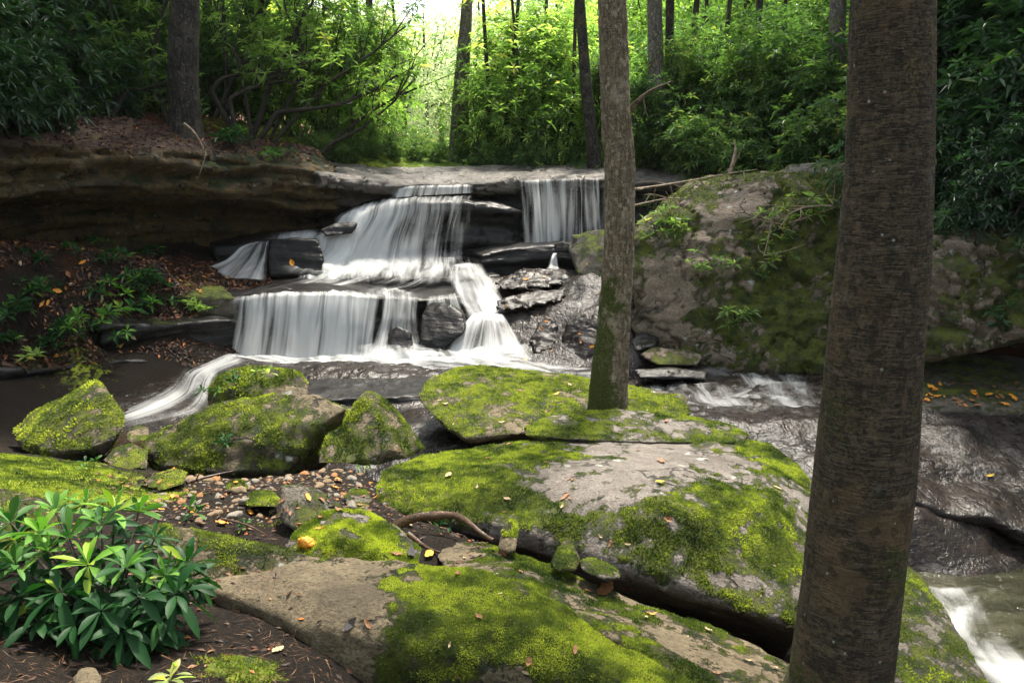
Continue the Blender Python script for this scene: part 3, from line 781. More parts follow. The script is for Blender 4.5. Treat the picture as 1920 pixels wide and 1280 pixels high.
rock("rock_ledge", "dark low shelf strewn with orange leaves under the right hand cave", "rock ledge", None, "rock_dark", 0.05, 1, 0.06, 1.3, 0.08, 0.3, 0.3,
     raw=sweep(PS([(1680, 765, 9.9), (1760, 768, 9.75), (1850, 772, 9.6), (1990, 775, 9.5), (2150, 780, 9.3)]), [(0, 0), (0.5, 0.12), (1.9, 0.3), (1.9, -0.6), (0, -0.6)], 30), litter=lambda v, n: fbm(v, 4, 3, 14) * 0.9 + 0.2)
for (lab, pts, mt) in [
    ("flat pale stone at the waterline beside the slim trunk", [(1200, 665, 11.9), (1225, 650, 12.0), (1290, 655, 12.0), (1318, 668, 11.8), (1310, 684, 11.6), (1230, 684, 11.6), (1230, 655, 12.5), (1300, 660, 12.5), (1260, 690, 12.2)], "rock_pink"),
    ("dark wedge shaped stone at the foot of the huge pink grey boulder", [(1180, 640, 12.2), (1210, 618, 12.4), (1240, 632, 12.3), (1228, 650, 12.0), (1190, 660, 11.9), (1200, 640, 12.8), (1240, 655, 12.8)], "rock_wet"),
    ("low wet stone at the edge of the small right rapid", [(1185, 692, 11.4), (1260, 688, 11.5), (1330, 696, 11.4), (1325, 712, 11.2), (1200, 712, 11.2), (1200, 695, 12), (1320, 698, 12)], "rock_wet")]:
    rock("stone", lab, "stone", [PS(pts)], mt, 0.03, 1, 0.03, 2.0, 0.03, 0.15)

# ------------------------------------------------------------------ foreground boulders
rock("boulder", "wedge shaped mossy boulder at the left edge of the stream", "boulder",
     [PS([(22, 808, 8.0), (60, 775, 8.2), (120, 745, 8.2), (176, 713, 8.1), (190, 722, 8.1), (229, 782, 7.75), (220, 820, 7.5), (160, 846, 7.35), (110, 850, 7.35), (30, 830, 7.6), (148, 770, 7.75), (120, 800, 9.2), (225, 800, 8.9), (185, 722, 8.9), (100, 870, 7.5), (200, 850, 7.5)])],
     "rock_tan", 0.03, 0, 0.05, 1.5, 0.03, 0.77, 0.5, [(175, 745, 7.95, 0.10, -0.9)], tufts=9000, tuft=0.02)
rock("boulder", "large mossy boulder by the gravel, with a dark split on its right end", "boulder",
     [PS([(266, 828, 7.0), (300, 800, 7.1), (400, 757, 7.3), (520, 734, 7.35), (590, 738, 7.3), (650, 764, 7.15), (600, 795, 6.95), (535, 884, 6.75), (400, 888, 6.75), (300, 872, 6.8), (268, 845, 6.9), (420, 800, 8.9), (650, 775, 7.9), (625, 865, 7.4), (540, 900, 7.1, -0.2), (300, 890, 7.4, -0.2)])],
     "rock_tan", 0.028, 0, 0.07, 1.4, 0.03, 0.72, 0.6, [(595, 750, 7.25, 0.22, -0.7), (480, 800, 7.0, 0.2, -0.25), (630, 770, 7.15, 0.15, -0.6)], tufts=26000, tuft=0.016, tint0=0.45)
rock("boulder", "mossy block with small ferns, stacked behind the large boulder by the gravel", "boulder",
     [PS([(388, 765, 7.6), (396, 728, 7.7), (412, 705, 7.75), (470, 685, 7.85), (545, 690, 7.85), (578, 722, 7.75), (572, 765, 7.5), (480, 760, 7.5), (400, 775, 7.55), (420, 712, 8.7), (565, 700, 8.6), (480, 800, 7.9), (430, 722, 7.62), (540, 730, 7.6)])],
     "rock_tan", 0.028, 0, 0.06, 1.8, 0.04, 0.64, 0.3, [(550, 735, 7.6, 0.16, -0.5)], tufts=9000, tuft=0.02, tint0=0.4)
rock("boulder", "upright pyramid shaped mossy boulder in the middle of the bank", "boulder",
     [PS([(605, 862, 6.6), (640, 795, 6.8), (676, 738, 7.0), (700, 732, 7.05), (722, 746, 7.0), (797, 840, 6.85), (765, 862, 6.6), (700, 872, 6.5), (650, 870, 6.5), (705, 745, 7.5), (790, 840, 7.4), (640, 850, 7.4), (735, 840, 6.55)]),
      PS([(594, 870, 6.45), (610, 815, 6.7), (640, 798, 6.85), (662, 870, 6.45), (640, 805, 7.2), (600, 862, 6.9)])],
     "rock_tan", 0.025, 0, 0.04, 1.6, 0.02, 0.67, 0.75, tufts=12000, tuft=0.016, tint0=0.35)
rock("boulder", "broad bright mossy boulder in front of the lower fall, behind the slim trunk", "boulder",
     [PS([(786, 742, 9.0), (800, 712, 9.5), (850, 690, 9.9), (900, 684, 10.1), (1000, 695, 10.1), (1100, 712, 10.0), (1220, 725, 9.7), (1290, 745, 9.3), (1297, 775, 8.9), (1280, 800, 8.6), (1100, 770, 8.5), (985, 812, 8.0), (875, 825, 8.0),
          (820, 790, 8.5), (790, 760, 8.8), (940, 745, 8.75), (1080, 750, 8.8), (900, 700, 11.0), (1200, 740, 10.6), (900, 835, 8.8), (1250, 800, 9.3)])],
     "rock_tan", 0.03, 2, 0.06, 1.2, 0.03, 0.62, 0.35, [(860, 705, 9.6, 0.15, -0.4), (1270, 745, 9.3, 0.2, -0.5), (950, 800, 8.1, 0.4, -0.7)], tufts=45000, tuft=0.018, tint0=0.62)
rock("boulder", "biggest grey boulder with a bare pale top and mossy flanks, beside the big trunk", "boulder",
     [PS([(702, 905, 5.85), (712, 880, 6.1), (790, 850, 6.6), (980, 825, 7.0), (1150, 812, 7.3), (1330, 812, 7.3), (1440, 830, 7.1), (1500, 870, 6.7), (1532, 925, 6.2), (1530, 1010, 5.5), (1500, 1180, 4.6),
          (1420, 1150, 4.65), (1250, 1080, 4.85), (1100, 1035, 5.05), (950, 985, 5.25), (800, 955, 5.5), (705, 950, 5.6), (1000, 880, 5.95), (1250, 890, 5.8), (1420, 940, 5.5), (1300, 960, 5.2),
          (900, 1000, 6.0, -0.3), (1300, 1100, 6.2, -0.5), (1480, 1150, 5.8, -0.5), (1560, 1000, 6.8, -0.4), (1300, 830, 8.0, -0.6), (800, 870, 7.2, -0.5)])],
     "rock_grey", 0.024, 3, 0.07, 1.0, 0.02, 0.42, 0.25,
     [(1200, 850, 6.5, 0.55, -0.85), (1050, 880, 6.0, 0.35, -0.45), (1330, 850, 6.5, 0.5, -0.65), (1120, 940, 5.5, 0.3, -0.7), (1250, 900, 5.75, 0.4, -0.7), (820, 880, 6.1, 0.5, 0.6), (1000, 850, 6.6, 0.35, 0.5), (900, 930, 5.6, 0.4, 0.4), (1350, 920, 5.6, 0.3, 0.5), (1440, 860, 6.7, 0.35, 0.6), (1400, 1000, 5.2, 0.5, 0.5), (1200, 1000, 5.2, 0.4, 0.3)], tufts=80000, tuft=0.014, tint0=0.45, mscale=2.6)
rock("boulder", "flat mossy slab with white lichen spots lying on the biggest grey boulder", "boulder",
     [PS([(978, 805, 7.1), (1010, 785, 7.4), (1080, 770, 7.7), (1160, 765, 7.9), (1280, 778, 7.8), (1370, 792, 7.6), (1410, 815, 7.3), (1380, 830, 7.0), (1200, 828, 6.9), (1060, 822, 6.9), (985, 815, 7.0), (1100, 800, 8.3), (1330, 810, 8.1), (1050, 840, 7.1), (1380, 845, 7.2)])],
     "rock_grey", 0.024, 2, 0.04, 1.5, 0.02, 0.46, 0.3, [(1170, 805, 7.1, 0.2, -0.5), (1280, 795, 7.4, 0.25, -0.6), (1040, 800, 7.1, 0.3, 0.4)], tufts=14000, tuft=0.014)
rock("boulder", "small dark square block standing on the gravel", "boulder",
     [PS([(525, 912, 4.75), (560, 910, 4.85), (600, 918, 4.8), (645, 950, 4.65), (640, 985, 4.6), (600, 990, 4.45), (555, 995, 4.45), (528, 978, 4.55), (560, 915, 5.2), (640, 955, 5.0), (580, 1000, 4.9)])], "rock_dark", 0.018, 1, 0.03, 2.0, 0.02, 0.30)
rock("boulder", "rounded mossy boulder with an orange leaf on it", "boulder",
     [PS([(526, 1030, 4.0), (556, 990, 4.2), (605, 963, 4.35), (680, 960, 4.4), (745, 985, 4.3), (795, 1030, 4.1), (785, 1066, 3.9), (660, 1070, 3.85), (555, 1064, 3.85), (640, 985, 4.8), (760, 1010, 4.7), (660, 1090, 4.2), (640, 1010, 4.0)])],
     "rock_grey", 0.016, 3, 0.035, 1.8, 0.0, 0.52, 0.35, [(640, 985, 4.5, 0.1, -0.9), (690, 1000, 4.4, 0.08, -0.6), (700, 975, 4.6, 0.06, -0.4)], tufts=24000, tuft=0.011)
rock("boulder", "long low stone ridge with pale bare top, behind the glossy shrub", "boulder",
     [PS([(262, 985, 3.72), (310, 978, 3.8), (400, 1003, 3.8), (500, 1033, 3.75), (608, 1048, 3.75), (600, 1075, 3.7), (520, 1085, 3.62), (400, 1095, 3.55), (280, 1100, 3.5), (300, 1000, 4.2), (590, 1060, 4.1), (400, 1140, 3.7)])],
     "rock_tan", 0.018, 2, 0.03, 1.6, 0.02, 0.12, 0.2, [(480, 1030, 4.0, 0.12, 0.5), (570, 1050, 3.9, 0.14, 0.6)], tufts=6000, tuft=0.011)
rock("boulder", "grey stone half hidden at the left edge, behind the glossy shrub", "boulder",
     [PS([(-120, 930, 4.3), (0, 918, 4.3), (50, 925, 4.3), (110, 940, 4.3), (130, 990, 3.9), (60, 1060, 3.5), (-60, 1060, 3.5), (0, 940, 4.9), (110, 960, 4.8)])], "rock_tan", 0.02, 2, 0.03, 1.6, 0.02, 0.2, 0.2, tufts=3000)
rock("boulder", "long sloping slab with curled brown leaves, under the biggest grey boulder", "boulder",
     [PS([(812, 1040, 4.35), (840, 1012, 4.6), (900, 1012, 4.6), (1000, 1045, 4.35), (1150, 1105, 4.1), (1300, 1165, 3.9), (1420, 1215, 3.7), (1520, 1260, 3.5), (1540, 1330, 3.1), (1400, 1340, 3.0), (1150, 1200, 3.3), (950, 1090, 3.8), (830, 1060, 4.1),
          (900, 1060, 4.9, -0.3), (1450, 1250, 4.1, -0.3), (1150, 1250, 3.4, -0.4), (1450, 1400, 3.2, -0.3)])],
     "rock_tan", 0.018, 2, 0.045, 1.5, 0.02, 0.36, 0.3, [(830, 1040, 4.4, 0.15, -0.5), (1240, 1190, 3.65, 0.25, -0.5), (1100, 1110, 4.0, 0.15, -0.3), (1400, 1260, 3.4, 0.3, -0.4), (920, 1040, 4.4, 0.2, 0.3)], tufts=26000, tuft=0.010, tint0=0.38)
rock("boulder", "nearest boulder, tan and bare on its left, covered in bright moss on its right", "boulder",
     [PS([(378, 1095, 3.5), (430, 1075, 3.6), (520, 1060, 3.7), (640, 1046, 3.8), (760, 1050, 3.8), (880, 1066, 3.72), (980, 1098, 3.6), (1080, 1150, 3.45), (1200, 1215, 3.3), (1325, 1290, 3.1), (1350, 1340, 2.95),
          (640, 1200, 3.22), (720, 1172, 3.25), (850, 1150, 3.3), (960, 1165, 3.25), (1060, 1205, 3.15), (1180, 1285, 2.98), (480, 1120, 3.4), (560, 1170, 3.25),
          (620, 1260, 3.15), (640, 1420, 3.1), (900, 1420, 3.2), (1150, 1420, 3.05), (640, 1080, 4.3, -0.2), (1000, 1130, 4.0, -0.3), (1300, 1290, 3.5, -0.3)])],
     "rock_tan", 0.014, 3, 0.05, 1.7, 0.0, 0.33, 0.30,
     [(550, 1110, 3.55, 0.42, -1.3), (660, 1150, 3.3, 0.15, -1.0), (640, 1240, 3.1, 0.2, -1.0), (600, 1055, 3.8, 0.14, 0.7), (770, 1095, 3.6, 0.05, -2.2), (860, 1110, 3.5, 0.26, 1.2), (960, 1150, 3.3, 0.25, 1.0), (1120, 1200, 3.25, 0.25, 0.7), (1230, 1260, 3.1, 0.25, 0.8), (960, 1270, 3.0, 0.12, -0.9), (880, 1220, 3.05, 0.08, -0.9), (1050, 1280, 2.95, 0.1, -0.6), (760, 1230, 3.15, 0.18, 0.75), (900, 1230, 3.2, 0.2, 0.7), (1050, 1260, 3.1, 0.2, 0.7), (700, 1270, 3.12, 0.12, 0.5)], tufts=70000, tuft=0.008, tint0=0.6, mscale=3.0)
rock("boulder", "dark mossy rock at the pool edge, right of the big trunk", "boulder",
     [PS([(1600, 1040, 4.9), (1690, 1050, 4.9), (1735, 1090, 4.8), (1790, 1170, 4.4), (1860, 1285, 3.9), (1850, 1380, 3.5), (1560, 1340, 3.5), (1500, 1200, 4.1), (1560, 1080, 4.9, -0.3), (1700, 1120, 5.4, -0.6), (1850, 1330, 4.4, -0.6)])],
     "rock_dark", 0.022, 2, 0.05, 1.3, 0.02, 0.48, 0.5, tufts=14000, tuft=0.012, tint0=0.2)
for (lab, pts, mt, ms, tf) in [
    ("low mossy stone between the wedge shaped boulder and the large boulder", [(192, 862, 6.7), (215, 838, 6.85), (250, 830, 6.9), (278, 845, 6.8), (275, 878, 6.5), (215, 884, 6.5), (230, 840, 7.3), (270, 870, 7.1)], "rock_tan", 0.5, 2500),
    ("small mossy stone at the water by the wedge shaped boulder", [(236, 815, 7.4), (255, 798, 7.6), (278, 800, 7.6), (280, 825, 7.2), (240, 830, 7.2), (255, 800, 8.0), (280, 820, 7.9)], "rock_tan", 0.5, 1500),
    ("short upright pointed stone in the crevice before the biggest boulder", [(932, 1028, 4.35), (940, 995, 4.45), (958, 972, 4.5), (970, 975, 4.5), (972, 1000, 4.4), (965, 1035, 4.2), (950, 1040, 4.25), (960, 985, 4.7), (950, 1030, 4.7)], "rock_tan", 0.45, 1500),
    ("small cone shaped mossy stone in the crevice before the biggest boulder", [(1030, 1062, 4.1), (1045, 1030, 4.2), (1060, 1010, 4.3), (1075, 1018, 4.3), (1086, 1050, 4.15), (1080, 1068, 4.0), (1045, 1070, 4.0), (1062, 1020, 4.5), (1080, 1060, 4.4)], "rock_tan", 0.45, 1500),
    ("low mossy lump beside the small cone shaped stone", [(1085, 1050, 4.15), (1110, 1045, 4.2), (1150, 1062, 4.1), (1165, 1085, 3.95), (1130, 1085, 3.9), (1090, 1070, 4.0), (1120, 1060, 4.4), (1160, 1080, 4.3)], "rock_dark", 0.6, 1500),
    ("half buried pale stone at the bottom edge below the glossy shrub", [(135, 1270, 2.5), (150, 1252, 2.58), (180, 1250, 2.58), (195, 1270, 2.5), (190, 1300, 2.4), (140, 1300, 2.4), (165, 1260, 2.75)], "rock_tan", 0.1, 0),
    ("mossy stone at the left of the gravel patch", [(258, 908, 5.6), (290, 888, 5.75), (330, 878, 5.8), (352, 885, 5.75), (345, 908, 5.5), (300, 920, 5.4), (300, 890, 6.1), (340, 900, 6.0)], "rock_tan", 0.45, 2000),
    ("green mossy mound stone in the gravel next to the dark square block", [(456, 937, 5.0), (475, 920, 5.12), (510, 918, 5.12), (528, 935, 5.0), (522, 950, 4.85), (463, 950, 4.85), (490, 930, 5.35)], "rock_tan", 0.8, 2500),
    ("small bright mossy cobble in the upper gravel", [(422, 908, 5.5), (440, 898, 5.55), (464, 902, 5.55), (470, 915, 5.4), (450, 922, 5.3), (426, 920, 5.35), (445, 905, 5.8)], "rock_tan", 0.85, 1500),
    ("mossy log shaped stone at the right of the gravel patch", [(640, 930, 5.2), (660, 915, 5.4), (690, 918, 5.4), (700, 935, 5.2), (690, 960, 4.95), (650, 950, 5.0), (670, 925, 5.7)], "rock_dark", 0.4, 1500)]:
    rock("stone", lab, "stone", [PS(pts)], mt, 0.014, 2, 0.015, 3.0, 0.0, ms, 0.3, tufts=tf, tuft=0.010)

rock("rock_ledge", "black glistening slab above the pool, right of the big trunk", "rock ledge", None, "bedrock", 0.04, 1, 0.05, 1.3, 0.04, 0.0, mn=0.4,
     raw=sweep(PS([(1560, 900, 8.3), (1640, 922, 8.1), (1710, 938, 8.0), (1790, 966, 7.85), (1850, 966, 7.8), (1920, 1000, 7.6), (2050, 1010, 7.4)]), [(0, 0), (0.3, 0.06), (0.9, 0.10), (1.3, 0.05), (1.3, -0.3), (0.3, -0.22), (0.02, -0.14)], 40))

# one BVH of everything solid, for setting things down
_V, _F, _n = [gv, sv], [gf, sf + len(gv)], len(gv) + len(sv)
for v_, f_ in ALLROCK:
    _V.append(v_); _F.append(f_ + _n); _n += len(v_)
_V, _F = np.concatenate(_V), np.concatenate(_F)
BV = BVHTree.FromPolygons(_V.tolist(), _F.tolist())


_sel = (gv[gf].mean(1)[:, 0] > -5.5) & (gv[gf].mean(1)[:, 0] < 0.3) & (gv[gf].mean(1)[:, 1] > 2.3) & (gv[gf].mean(1)[:, 1] < 7.2)
_r = moss_blades(gv, gf[_sel], np.clip(gm, 0, 1), 45000, 0.014, 5, 0.4, 0.5)
_o = obj("ground_moss", mk_mesh("ground_moss", _r[0], _r[1], False, attrs={"tint": _r[2]}), M["moss"])
_o["kind"] = "stuff"


def hit(px, py):
    d = P(px, py, 1.0) - EYE
    h = BV.ray_cast(Vector(EYE), Vector(d).normalized())
    return (np.array(h[0]), np.array(h[1])) if h[0] is not None else (None, None)


def drop(x, y, z=12.0):
    h = BV.ray_cast(Vector((x, y, z)), Vector((0, 0, -1)))
    return (np.array(h[0]), np.array(h[1])) if h[0] is not None else (None, None)


# ------------------------------------------------------------------ water
def patch(name, label, rows, dens, streak=1.0, nu=None, nv=None, noise=0.02, edge=0.12, mat="falls", thing=True, endfade=0.0, cat="waterfall"):
    rows = [np.array(PS(r)) for r in rows]
    wmax = max(np.linalg.norm(np.diff(r, axis=0), axis=1).sum() for r in rows)
    nu = nu or max(12, int(wmax / 0.04))
    rr = np.array([resample(r, nu) for r in rows])
    nr = len(rows)
    nv = nv or 10 * (nr - 1) + 1
    tt = np.linspace(0, nr - 1, nv)
    out = np.empty((nv, nu, 3))
    for i, t in enumerate(tt):
        k = min(int(t), nr - 2)
        s = t - k
        p0, p1, p2, p3 = rr[max(k - 1, 0)], rr[k], rr[k + 1], rr[min(k + 2, nr - 1)]
        out[i] = 0.5 * ((2 * p1) + (-p0 + p2) * s + (2 * p0 - 5 * p1 + 4 * p2 - p3) * s ** 2 + (-p0 + 3 * p1 - 3 * p2 + p3) * s ** 3)
    U = np.concatenate([[0], np.cumsum(np.linalg.norm(np.diff(out.mean(0), axis=0), axis=1))])
    Vv = np.concatenate([[0], np.cumsum(np.linalg.norm(np.diff(out.mean(1), axis=0), axis=1))])
    UU, VV = np.meshgrid(U, Vv)
    wn = fbm(np.stack([UU.ravel() * 7, VV.ravel() * 0.8, np.full(UU.size, len(label) * 1.7)], 1), 1.0, 3)
    sd = len(label) * 2.3
    lowu = fbm(np.stack([UU.ravel() * 1.9, VV.ravel() * 0.25, np.full(UU.size, sd)], 1), 1.0, 3).reshape(nv, nu)
    UV_ = UU + lowu * 0.22
    nrm = np.cross(np.gradient(out, axis=1), np.gradient(out, axis=0))
    nrm = norm(nrm)
    nrm[(nrm @ np.array([0, -1, 0.5])) < 0] *= -1
    out = out + nrm * (wn.reshape(nv, nu) * noise)[..., None]
    dn = np.array([np.interp(np.linspace(0, 1, nu), np.linspace(0, 1, len(q)), q) if hasattr(q, "__len__") else np.full(nu, q) for q in dens])
    D = np.array([np.interp(tt, np.arange(nr), dn[:, j]) for j in range(nu)]).T
    D = D * (1 + 0.55 * fbm(np.stack([UU.ravel() * 3.2, VV.ravel() * 0.45, np.full(UU.size, sd + 4)], 1), 1.0, 3).reshape(nv, nu) * min(1.0, streak + 0.3))
    x = np.linspace(0, 1, nu)
    wob = fbm(np.stack([np.zeros(nv), Vv * 2, np.full(nv, 3.3 + len(label))], 1), 1.0, 3) * edge * 0.8
    ef = sstep(0, edge, x[None, :] + wob[:, None] * 0.5) * sstep(0, edge, 1 - x[None, :] + wob[:, None] * 0.5)
    yy = np.linspace(0, 1, nv)[:, None]
    FD = ef * sstep(0, 0.06, yy) * sstep(0, max(endfade, 0.02), 1 - yy)
    D = D * (0.4 + 0.6 * ef)
    i = np.arange(nu * nv).reshape(nv, nu)
    f = np.stack([i[:-1, :-1].ravel(), i[:-1, 1:].ravel(), i[1:, 1:].ravel(), i[1:, :-1].ravel()], 1)
    v = out.reshape(-1, 3)
    loc = np.array([v[:, 0].mean(), v[:, 1].mean(), v[:, 2].min()])
    me = mk_mesh(name, v - loc, f, True, uv=np.stack([UV_.ravel() + len(label) * 3.1, VV.ravel()], 1), attrs={"dens": D.ravel(), "fade": FD.ravel(), "streak": np.full(nu * nv, streak)})
    o = obj(name, me, M[mat], loc=loc)
    if thing: tag(o, label, cat)
    else: o["kind"] = "structure"
    return o


patch("waterfall", "thin silky water curtain on the right of the upper tier", [
    [(970, 338, 17.1), (1050, 335, 17.15), (1140, 333, 17.2)], [(970, 350, 16.98), (1050, 346, 17.05), (1140, 345, 17.1)], [(975, 395, 16.85), (1050, 395, 16.9), (1140, 390, 16.95)], [(978, 462, 16.6), (1050, 458, 16.7), (1140, 452, 16.75)]],
    [(0.42, 0.5, 0.5, 0.34, 0.3), (0.38, 0.46, 0.46, 0.26, 0.28), (0.3, 0.62, 0.46, 0.3, 0.2), (0.3, 0.6, 0.42, 0.32, 0.15)], 1.0, 90, edge=0.06)
patch("waterfall", "short fringe of water spilling from the upper lip onto the black step", [
    [(740, 350, 16.55), (820, 347, 16.75), (890, 345, 16.9)], [(735, 356, 16.5), (815, 352, 16.65), (890, 350, 16.8)], [(728, 372, 16.45), (810, 366, 16.6), (890, 362, 16.75)]], [0.5, 0.7, 0.75], 1.0, 60, edge=0.1)
patch("waterfall", "main white fall of the upper tier, bright and foamy at its foot", [
    [(650, 392, 16.55), (720, 372, 16.6), (790, 368, 16.7), (890, 366, 16.8)], [(640, 402, 15.95), (690, 388, 16.1), (770, 374, 16.25), (888, 376, 16.33)], [(630, 425, 15.75), (680, 415, 15.85), (770, 398, 16.1), (888, 400, 16.22)], [(600, 465, 15.55), (660, 455, 15.65), (770, 440, 15.95), (885, 440, 16.15)], [(575, 500, 15.35), (650, 492, 15.45), (770, 486, 15.75), (885, 480, 16.0)], [(555, 513, 14.9), (660, 508, 14.95), (785, 504, 15.25), (890, 496, 15.7)], [(550, 524, 14.5), (670, 522, 14.5), (795, 520, 14.75), (895, 512, 15.2)]],
    [(0.5, 0.7, 0.7, 0.5, 0.45), (0.8, 0.95, 0.85, 0.55, 0.5, 0.45), (0.5, 0.95, 0.95, 0.5, 0.4, 0.3), (0.6, 1.05, 1.0, 0.55, 0.3, 0.3), (1.0, 1.25, 1.2, 0.8, 0.45, 0.3), (0.8, 0.9, 0.8, 0.55, 0.45, 0.35), (0.2, 0.25, 0.2, 0.1, 0.2, 0.2)], 0.8, 110, edge=0.07, noise=0.05)
patch("waterfall", "thin white trickle along the low ledge left of the main upper fall", [
    [(500, 438, 15.9), (560, 432, 16.1), (650, 422, 16.3)], [(495, 445, 15.55), (560, 440, 15.75), (650, 432, 15.95)], [(500, 455, 15.45), (560, 452, 15.6), (640, 450, 15.8)], [(560, 480, 15.35), (600, 475, 15.4), (650, 470, 15.6)]], [0.35, 0.75, 0.5, 0.3], 0.5, 60, edge=0.15)
patch("waterfall", "small cascade fanning out beside the black wet block", [
    [(470, 456, 15.3), (490, 453, 15.35), (508, 452, 15.35)], [(445, 466, 15.05), (475, 460, 15.05), (508, 456, 15.05)], [(415, 490, 14.85), (465, 485, 14.85), (506, 482, 14.85)], [(345, 512, 14.55), (430, 522, 14.5), (503, 526, 14.5)]], [0.55, (0.8, 0.6, 0.65), (0.6, 0.65, 0.55), (0.75, 0.8, 0.75)], 0.6, 60, edge=0.12, noise=0.04)
patch("waterfall", "foaming white apron at the foot of the main upper fall", [
    [(580, 492, 15.5), (680, 484, 15.6), (790, 482, 15.9), (900, 480, 16.0)], [(560, 508, 15.0), (680, 500, 15.1), (800, 500, 15.4), (905, 492, 15.6)], [(540, 520, 14.6), (680, 516, 14.6), (800, 518, 14.7), (905, 515, 14.9)], [(545, 532, 14.25), (700, 532, 14.2), (800, 534, 14.2), (900, 536, 14.3)]],
    [(0.3, 0.4, 0.3, 0.3), (0.45, 0.5, 0.4, 0.42), (0.35, 0.4, 0.3, 0.42), (0.16, 0.15, 0.15, 0.3)], 0.55, 80, edge=0.2, noise=0.015, endfade=0.3)
patch("waterfall", "wide white lower curtain of even silky strands", [
    [(430, 556, 13.75), (520, 546, 13.75), (640, 542, 13.85), (712, 548, 14.0)], [(432, 562, 13.32), (500, 551, 13.34), (570, 548, 13.36), (645, 549, 13.43), (714, 556, 13.62)], [(430, 575, 13.2), (500, 566, 13.2), (570, 562, 13.22), (645, 563, 13.3), (712, 570, 13.5)], [(430, 615, 13.08), (500, 610, 13.05), (570, 608, 13.05), (645, 606, 13.12), (706, 610, 13.3)], [(428, 682, 12.92), (500, 682, 12.86), (570, 680, 12.85), (645, 678, 12.9), (700, 674, 13.0)], [(425, 690, 12.65), (500, 690, 12.6), (570, 688, 12.6), (645, 686, 12.62), (705, 682, 12.75)]],
    [0.12, (0.6, 0.75, 0.7, 0.7, 0.6), (0.6, 0.85, 0.75, 0.8, 0.6), (0.62, 0.88, 0.8, 0.85, 0.62), (0.8, 1.0, 0.95, 1.0, 0.85), (0.3, 0.4, 0.35, 0.4, 0.3)], 1.0, 130, edge=0.03, noise=0.04)
patch("waterfall", "narrow two-strand fall just right of the wide lower curtain", [
    [(712, 540, 14.2), (745, 540, 14.3), (785, 552, 14.3)], [(714, 550, 13.65), (745, 552, 13.75), (788, 562, 13.85)], [(712, 590, 13.35), (745, 592, 13.45), (785, 592, 13.6)], [(700, 630, 13.15), (745, 625, 13.3), (792, 628, 13.35)], [(680, 676, 12.86), (745, 674, 12.88), (815, 674, 12.88)]],
    [0.5, (0.75, 0.35, 0.75), (0.7, 0.5, 0.8), (0.85, 0.3, 0.75), (1.0, 0.8, 1.0)], 0.75, 60, edge=0.12, noise=0.04)
patch("waterfall", "white chute sliding down the right of the middle ledge", [
    [(845, 496, 15.45), (875, 492, 15.5), (905, 494, 15.55)], [(838, 512, 15.05), (875, 508, 15.1), (915, 512, 15.1)], [(835, 530, 14.6), (880, 530, 14.65), (935, 536, 14.65)], [(842, 556, 14.22), (890, 556, 14.25), (945, 562, 14.3)], [(858, 580, 13.85), (900, 580, 13.9), (952, 588, 13.9)], [(880, 602, 13.45), (912, 600, 13.5), (950, 606, 13.5)]],
    [(0.45, 0.8, 0.6), (0.55, 0.9, 0.7), (0.45, 0.75, 0.85), (0.42, 0.75, 0.9), (0.5, 0.85, 0.9), (0.8, 0.95, 0.8)], 0.55, 60, edge=0.2, noise=0.03)
patch("waterfall", "tent shaped veil of water fanning over a rock, right foot of the lower fall", [
    [(885, 588, 13.55), (915, 584, 13.6), (945, 590, 13.65)], [(865, 608, 13.25), (915, 600, 13.25), (960, 612, 13.4)], [(848, 632, 13.05), (915, 630, 12.98), (975, 635, 13.15)], [(830, 662, 12.8), (910, 664, 12.75), (990, 662, 12.85)]],
    [1.0, (0.9, 0.75, 0.75), (0.95, 0.5, 0.7, 0.85), (1.0, 0.6, 0.75, 0.95)], 0.8, 60, edge=0.08, noise=0.03)
patch("waterfall", "tiny white spout beside the small perched stone", [
    [(1036, 474, 15.75), (1046, 474, 15.75)], [(1032, 482, 15.55), (1046, 482, 15.55)], [(1026, 500, 15.35), (1050, 502, 15.35)], [(1015, 512, 15.0), (1065, 516, 15.0)]], [0.8, 0.95, 0.75, 0.3], 0.4, 20, edge=0.25, noise=0.01)
patch("waterfall", "white left outflow sweeping down past the mossy block", [
    [(420, 662, 12.9), (440, 662, 12.7), (470, 676, 12.4)], [(385, 672, 12.5), (400, 690, 11.9), (415, 698, 11.6)], [(338, 690, 11.9), (378, 705, 11.3), (402, 722, 10.9)], [(305, 722, 11.0), (355, 735, 10.6), (398, 752, 10.1)], [(245, 748, 10.3), (320, 760, 10.0), (388, 775, 9.7)], [(215, 762, 10.0), (260, 778, 9.7), (320, 790, 9.4)], [(190, 775, 9.8), (215, 795, 9.4), (240, 810, 9.1)]],
    [(0.55, 0.9, 0.65), (0.45, 0.8, 0.8), (0.4, 0.6, 0.85), (0.42, 0.6, 0.8), (0.55, 0.75, 0.5), (0.5, 0.6, 0.3), (0.45, 0.45, 0.2)], 0.75, 40, 71, edge=0.3, noise=0.02, endfade=0.15)
patch("waterfall", "little two step rapid at the foot of the huge pink grey boulder", [
    [(1360, 700, 11.6), (1420, 698, 11.7), (1500, 704, 11.6)], [(1370, 715, 11.2), (1430, 712, 11.25), (1520, 722, 11.1)], [(1375, 728, 10.9), (1440, 728, 10.9), (1540, 738, 10.7)], [(1330, 742, 10.6), (1440, 748, 10.45), (1560, 750, 10.3)]], [0.35, (0.5, 0.6, 0.45), (0.55, 0.6, 0.5), (0.45, 0.55, 0.4)], 0.7, 60, edge=0.2, noise=0.03)

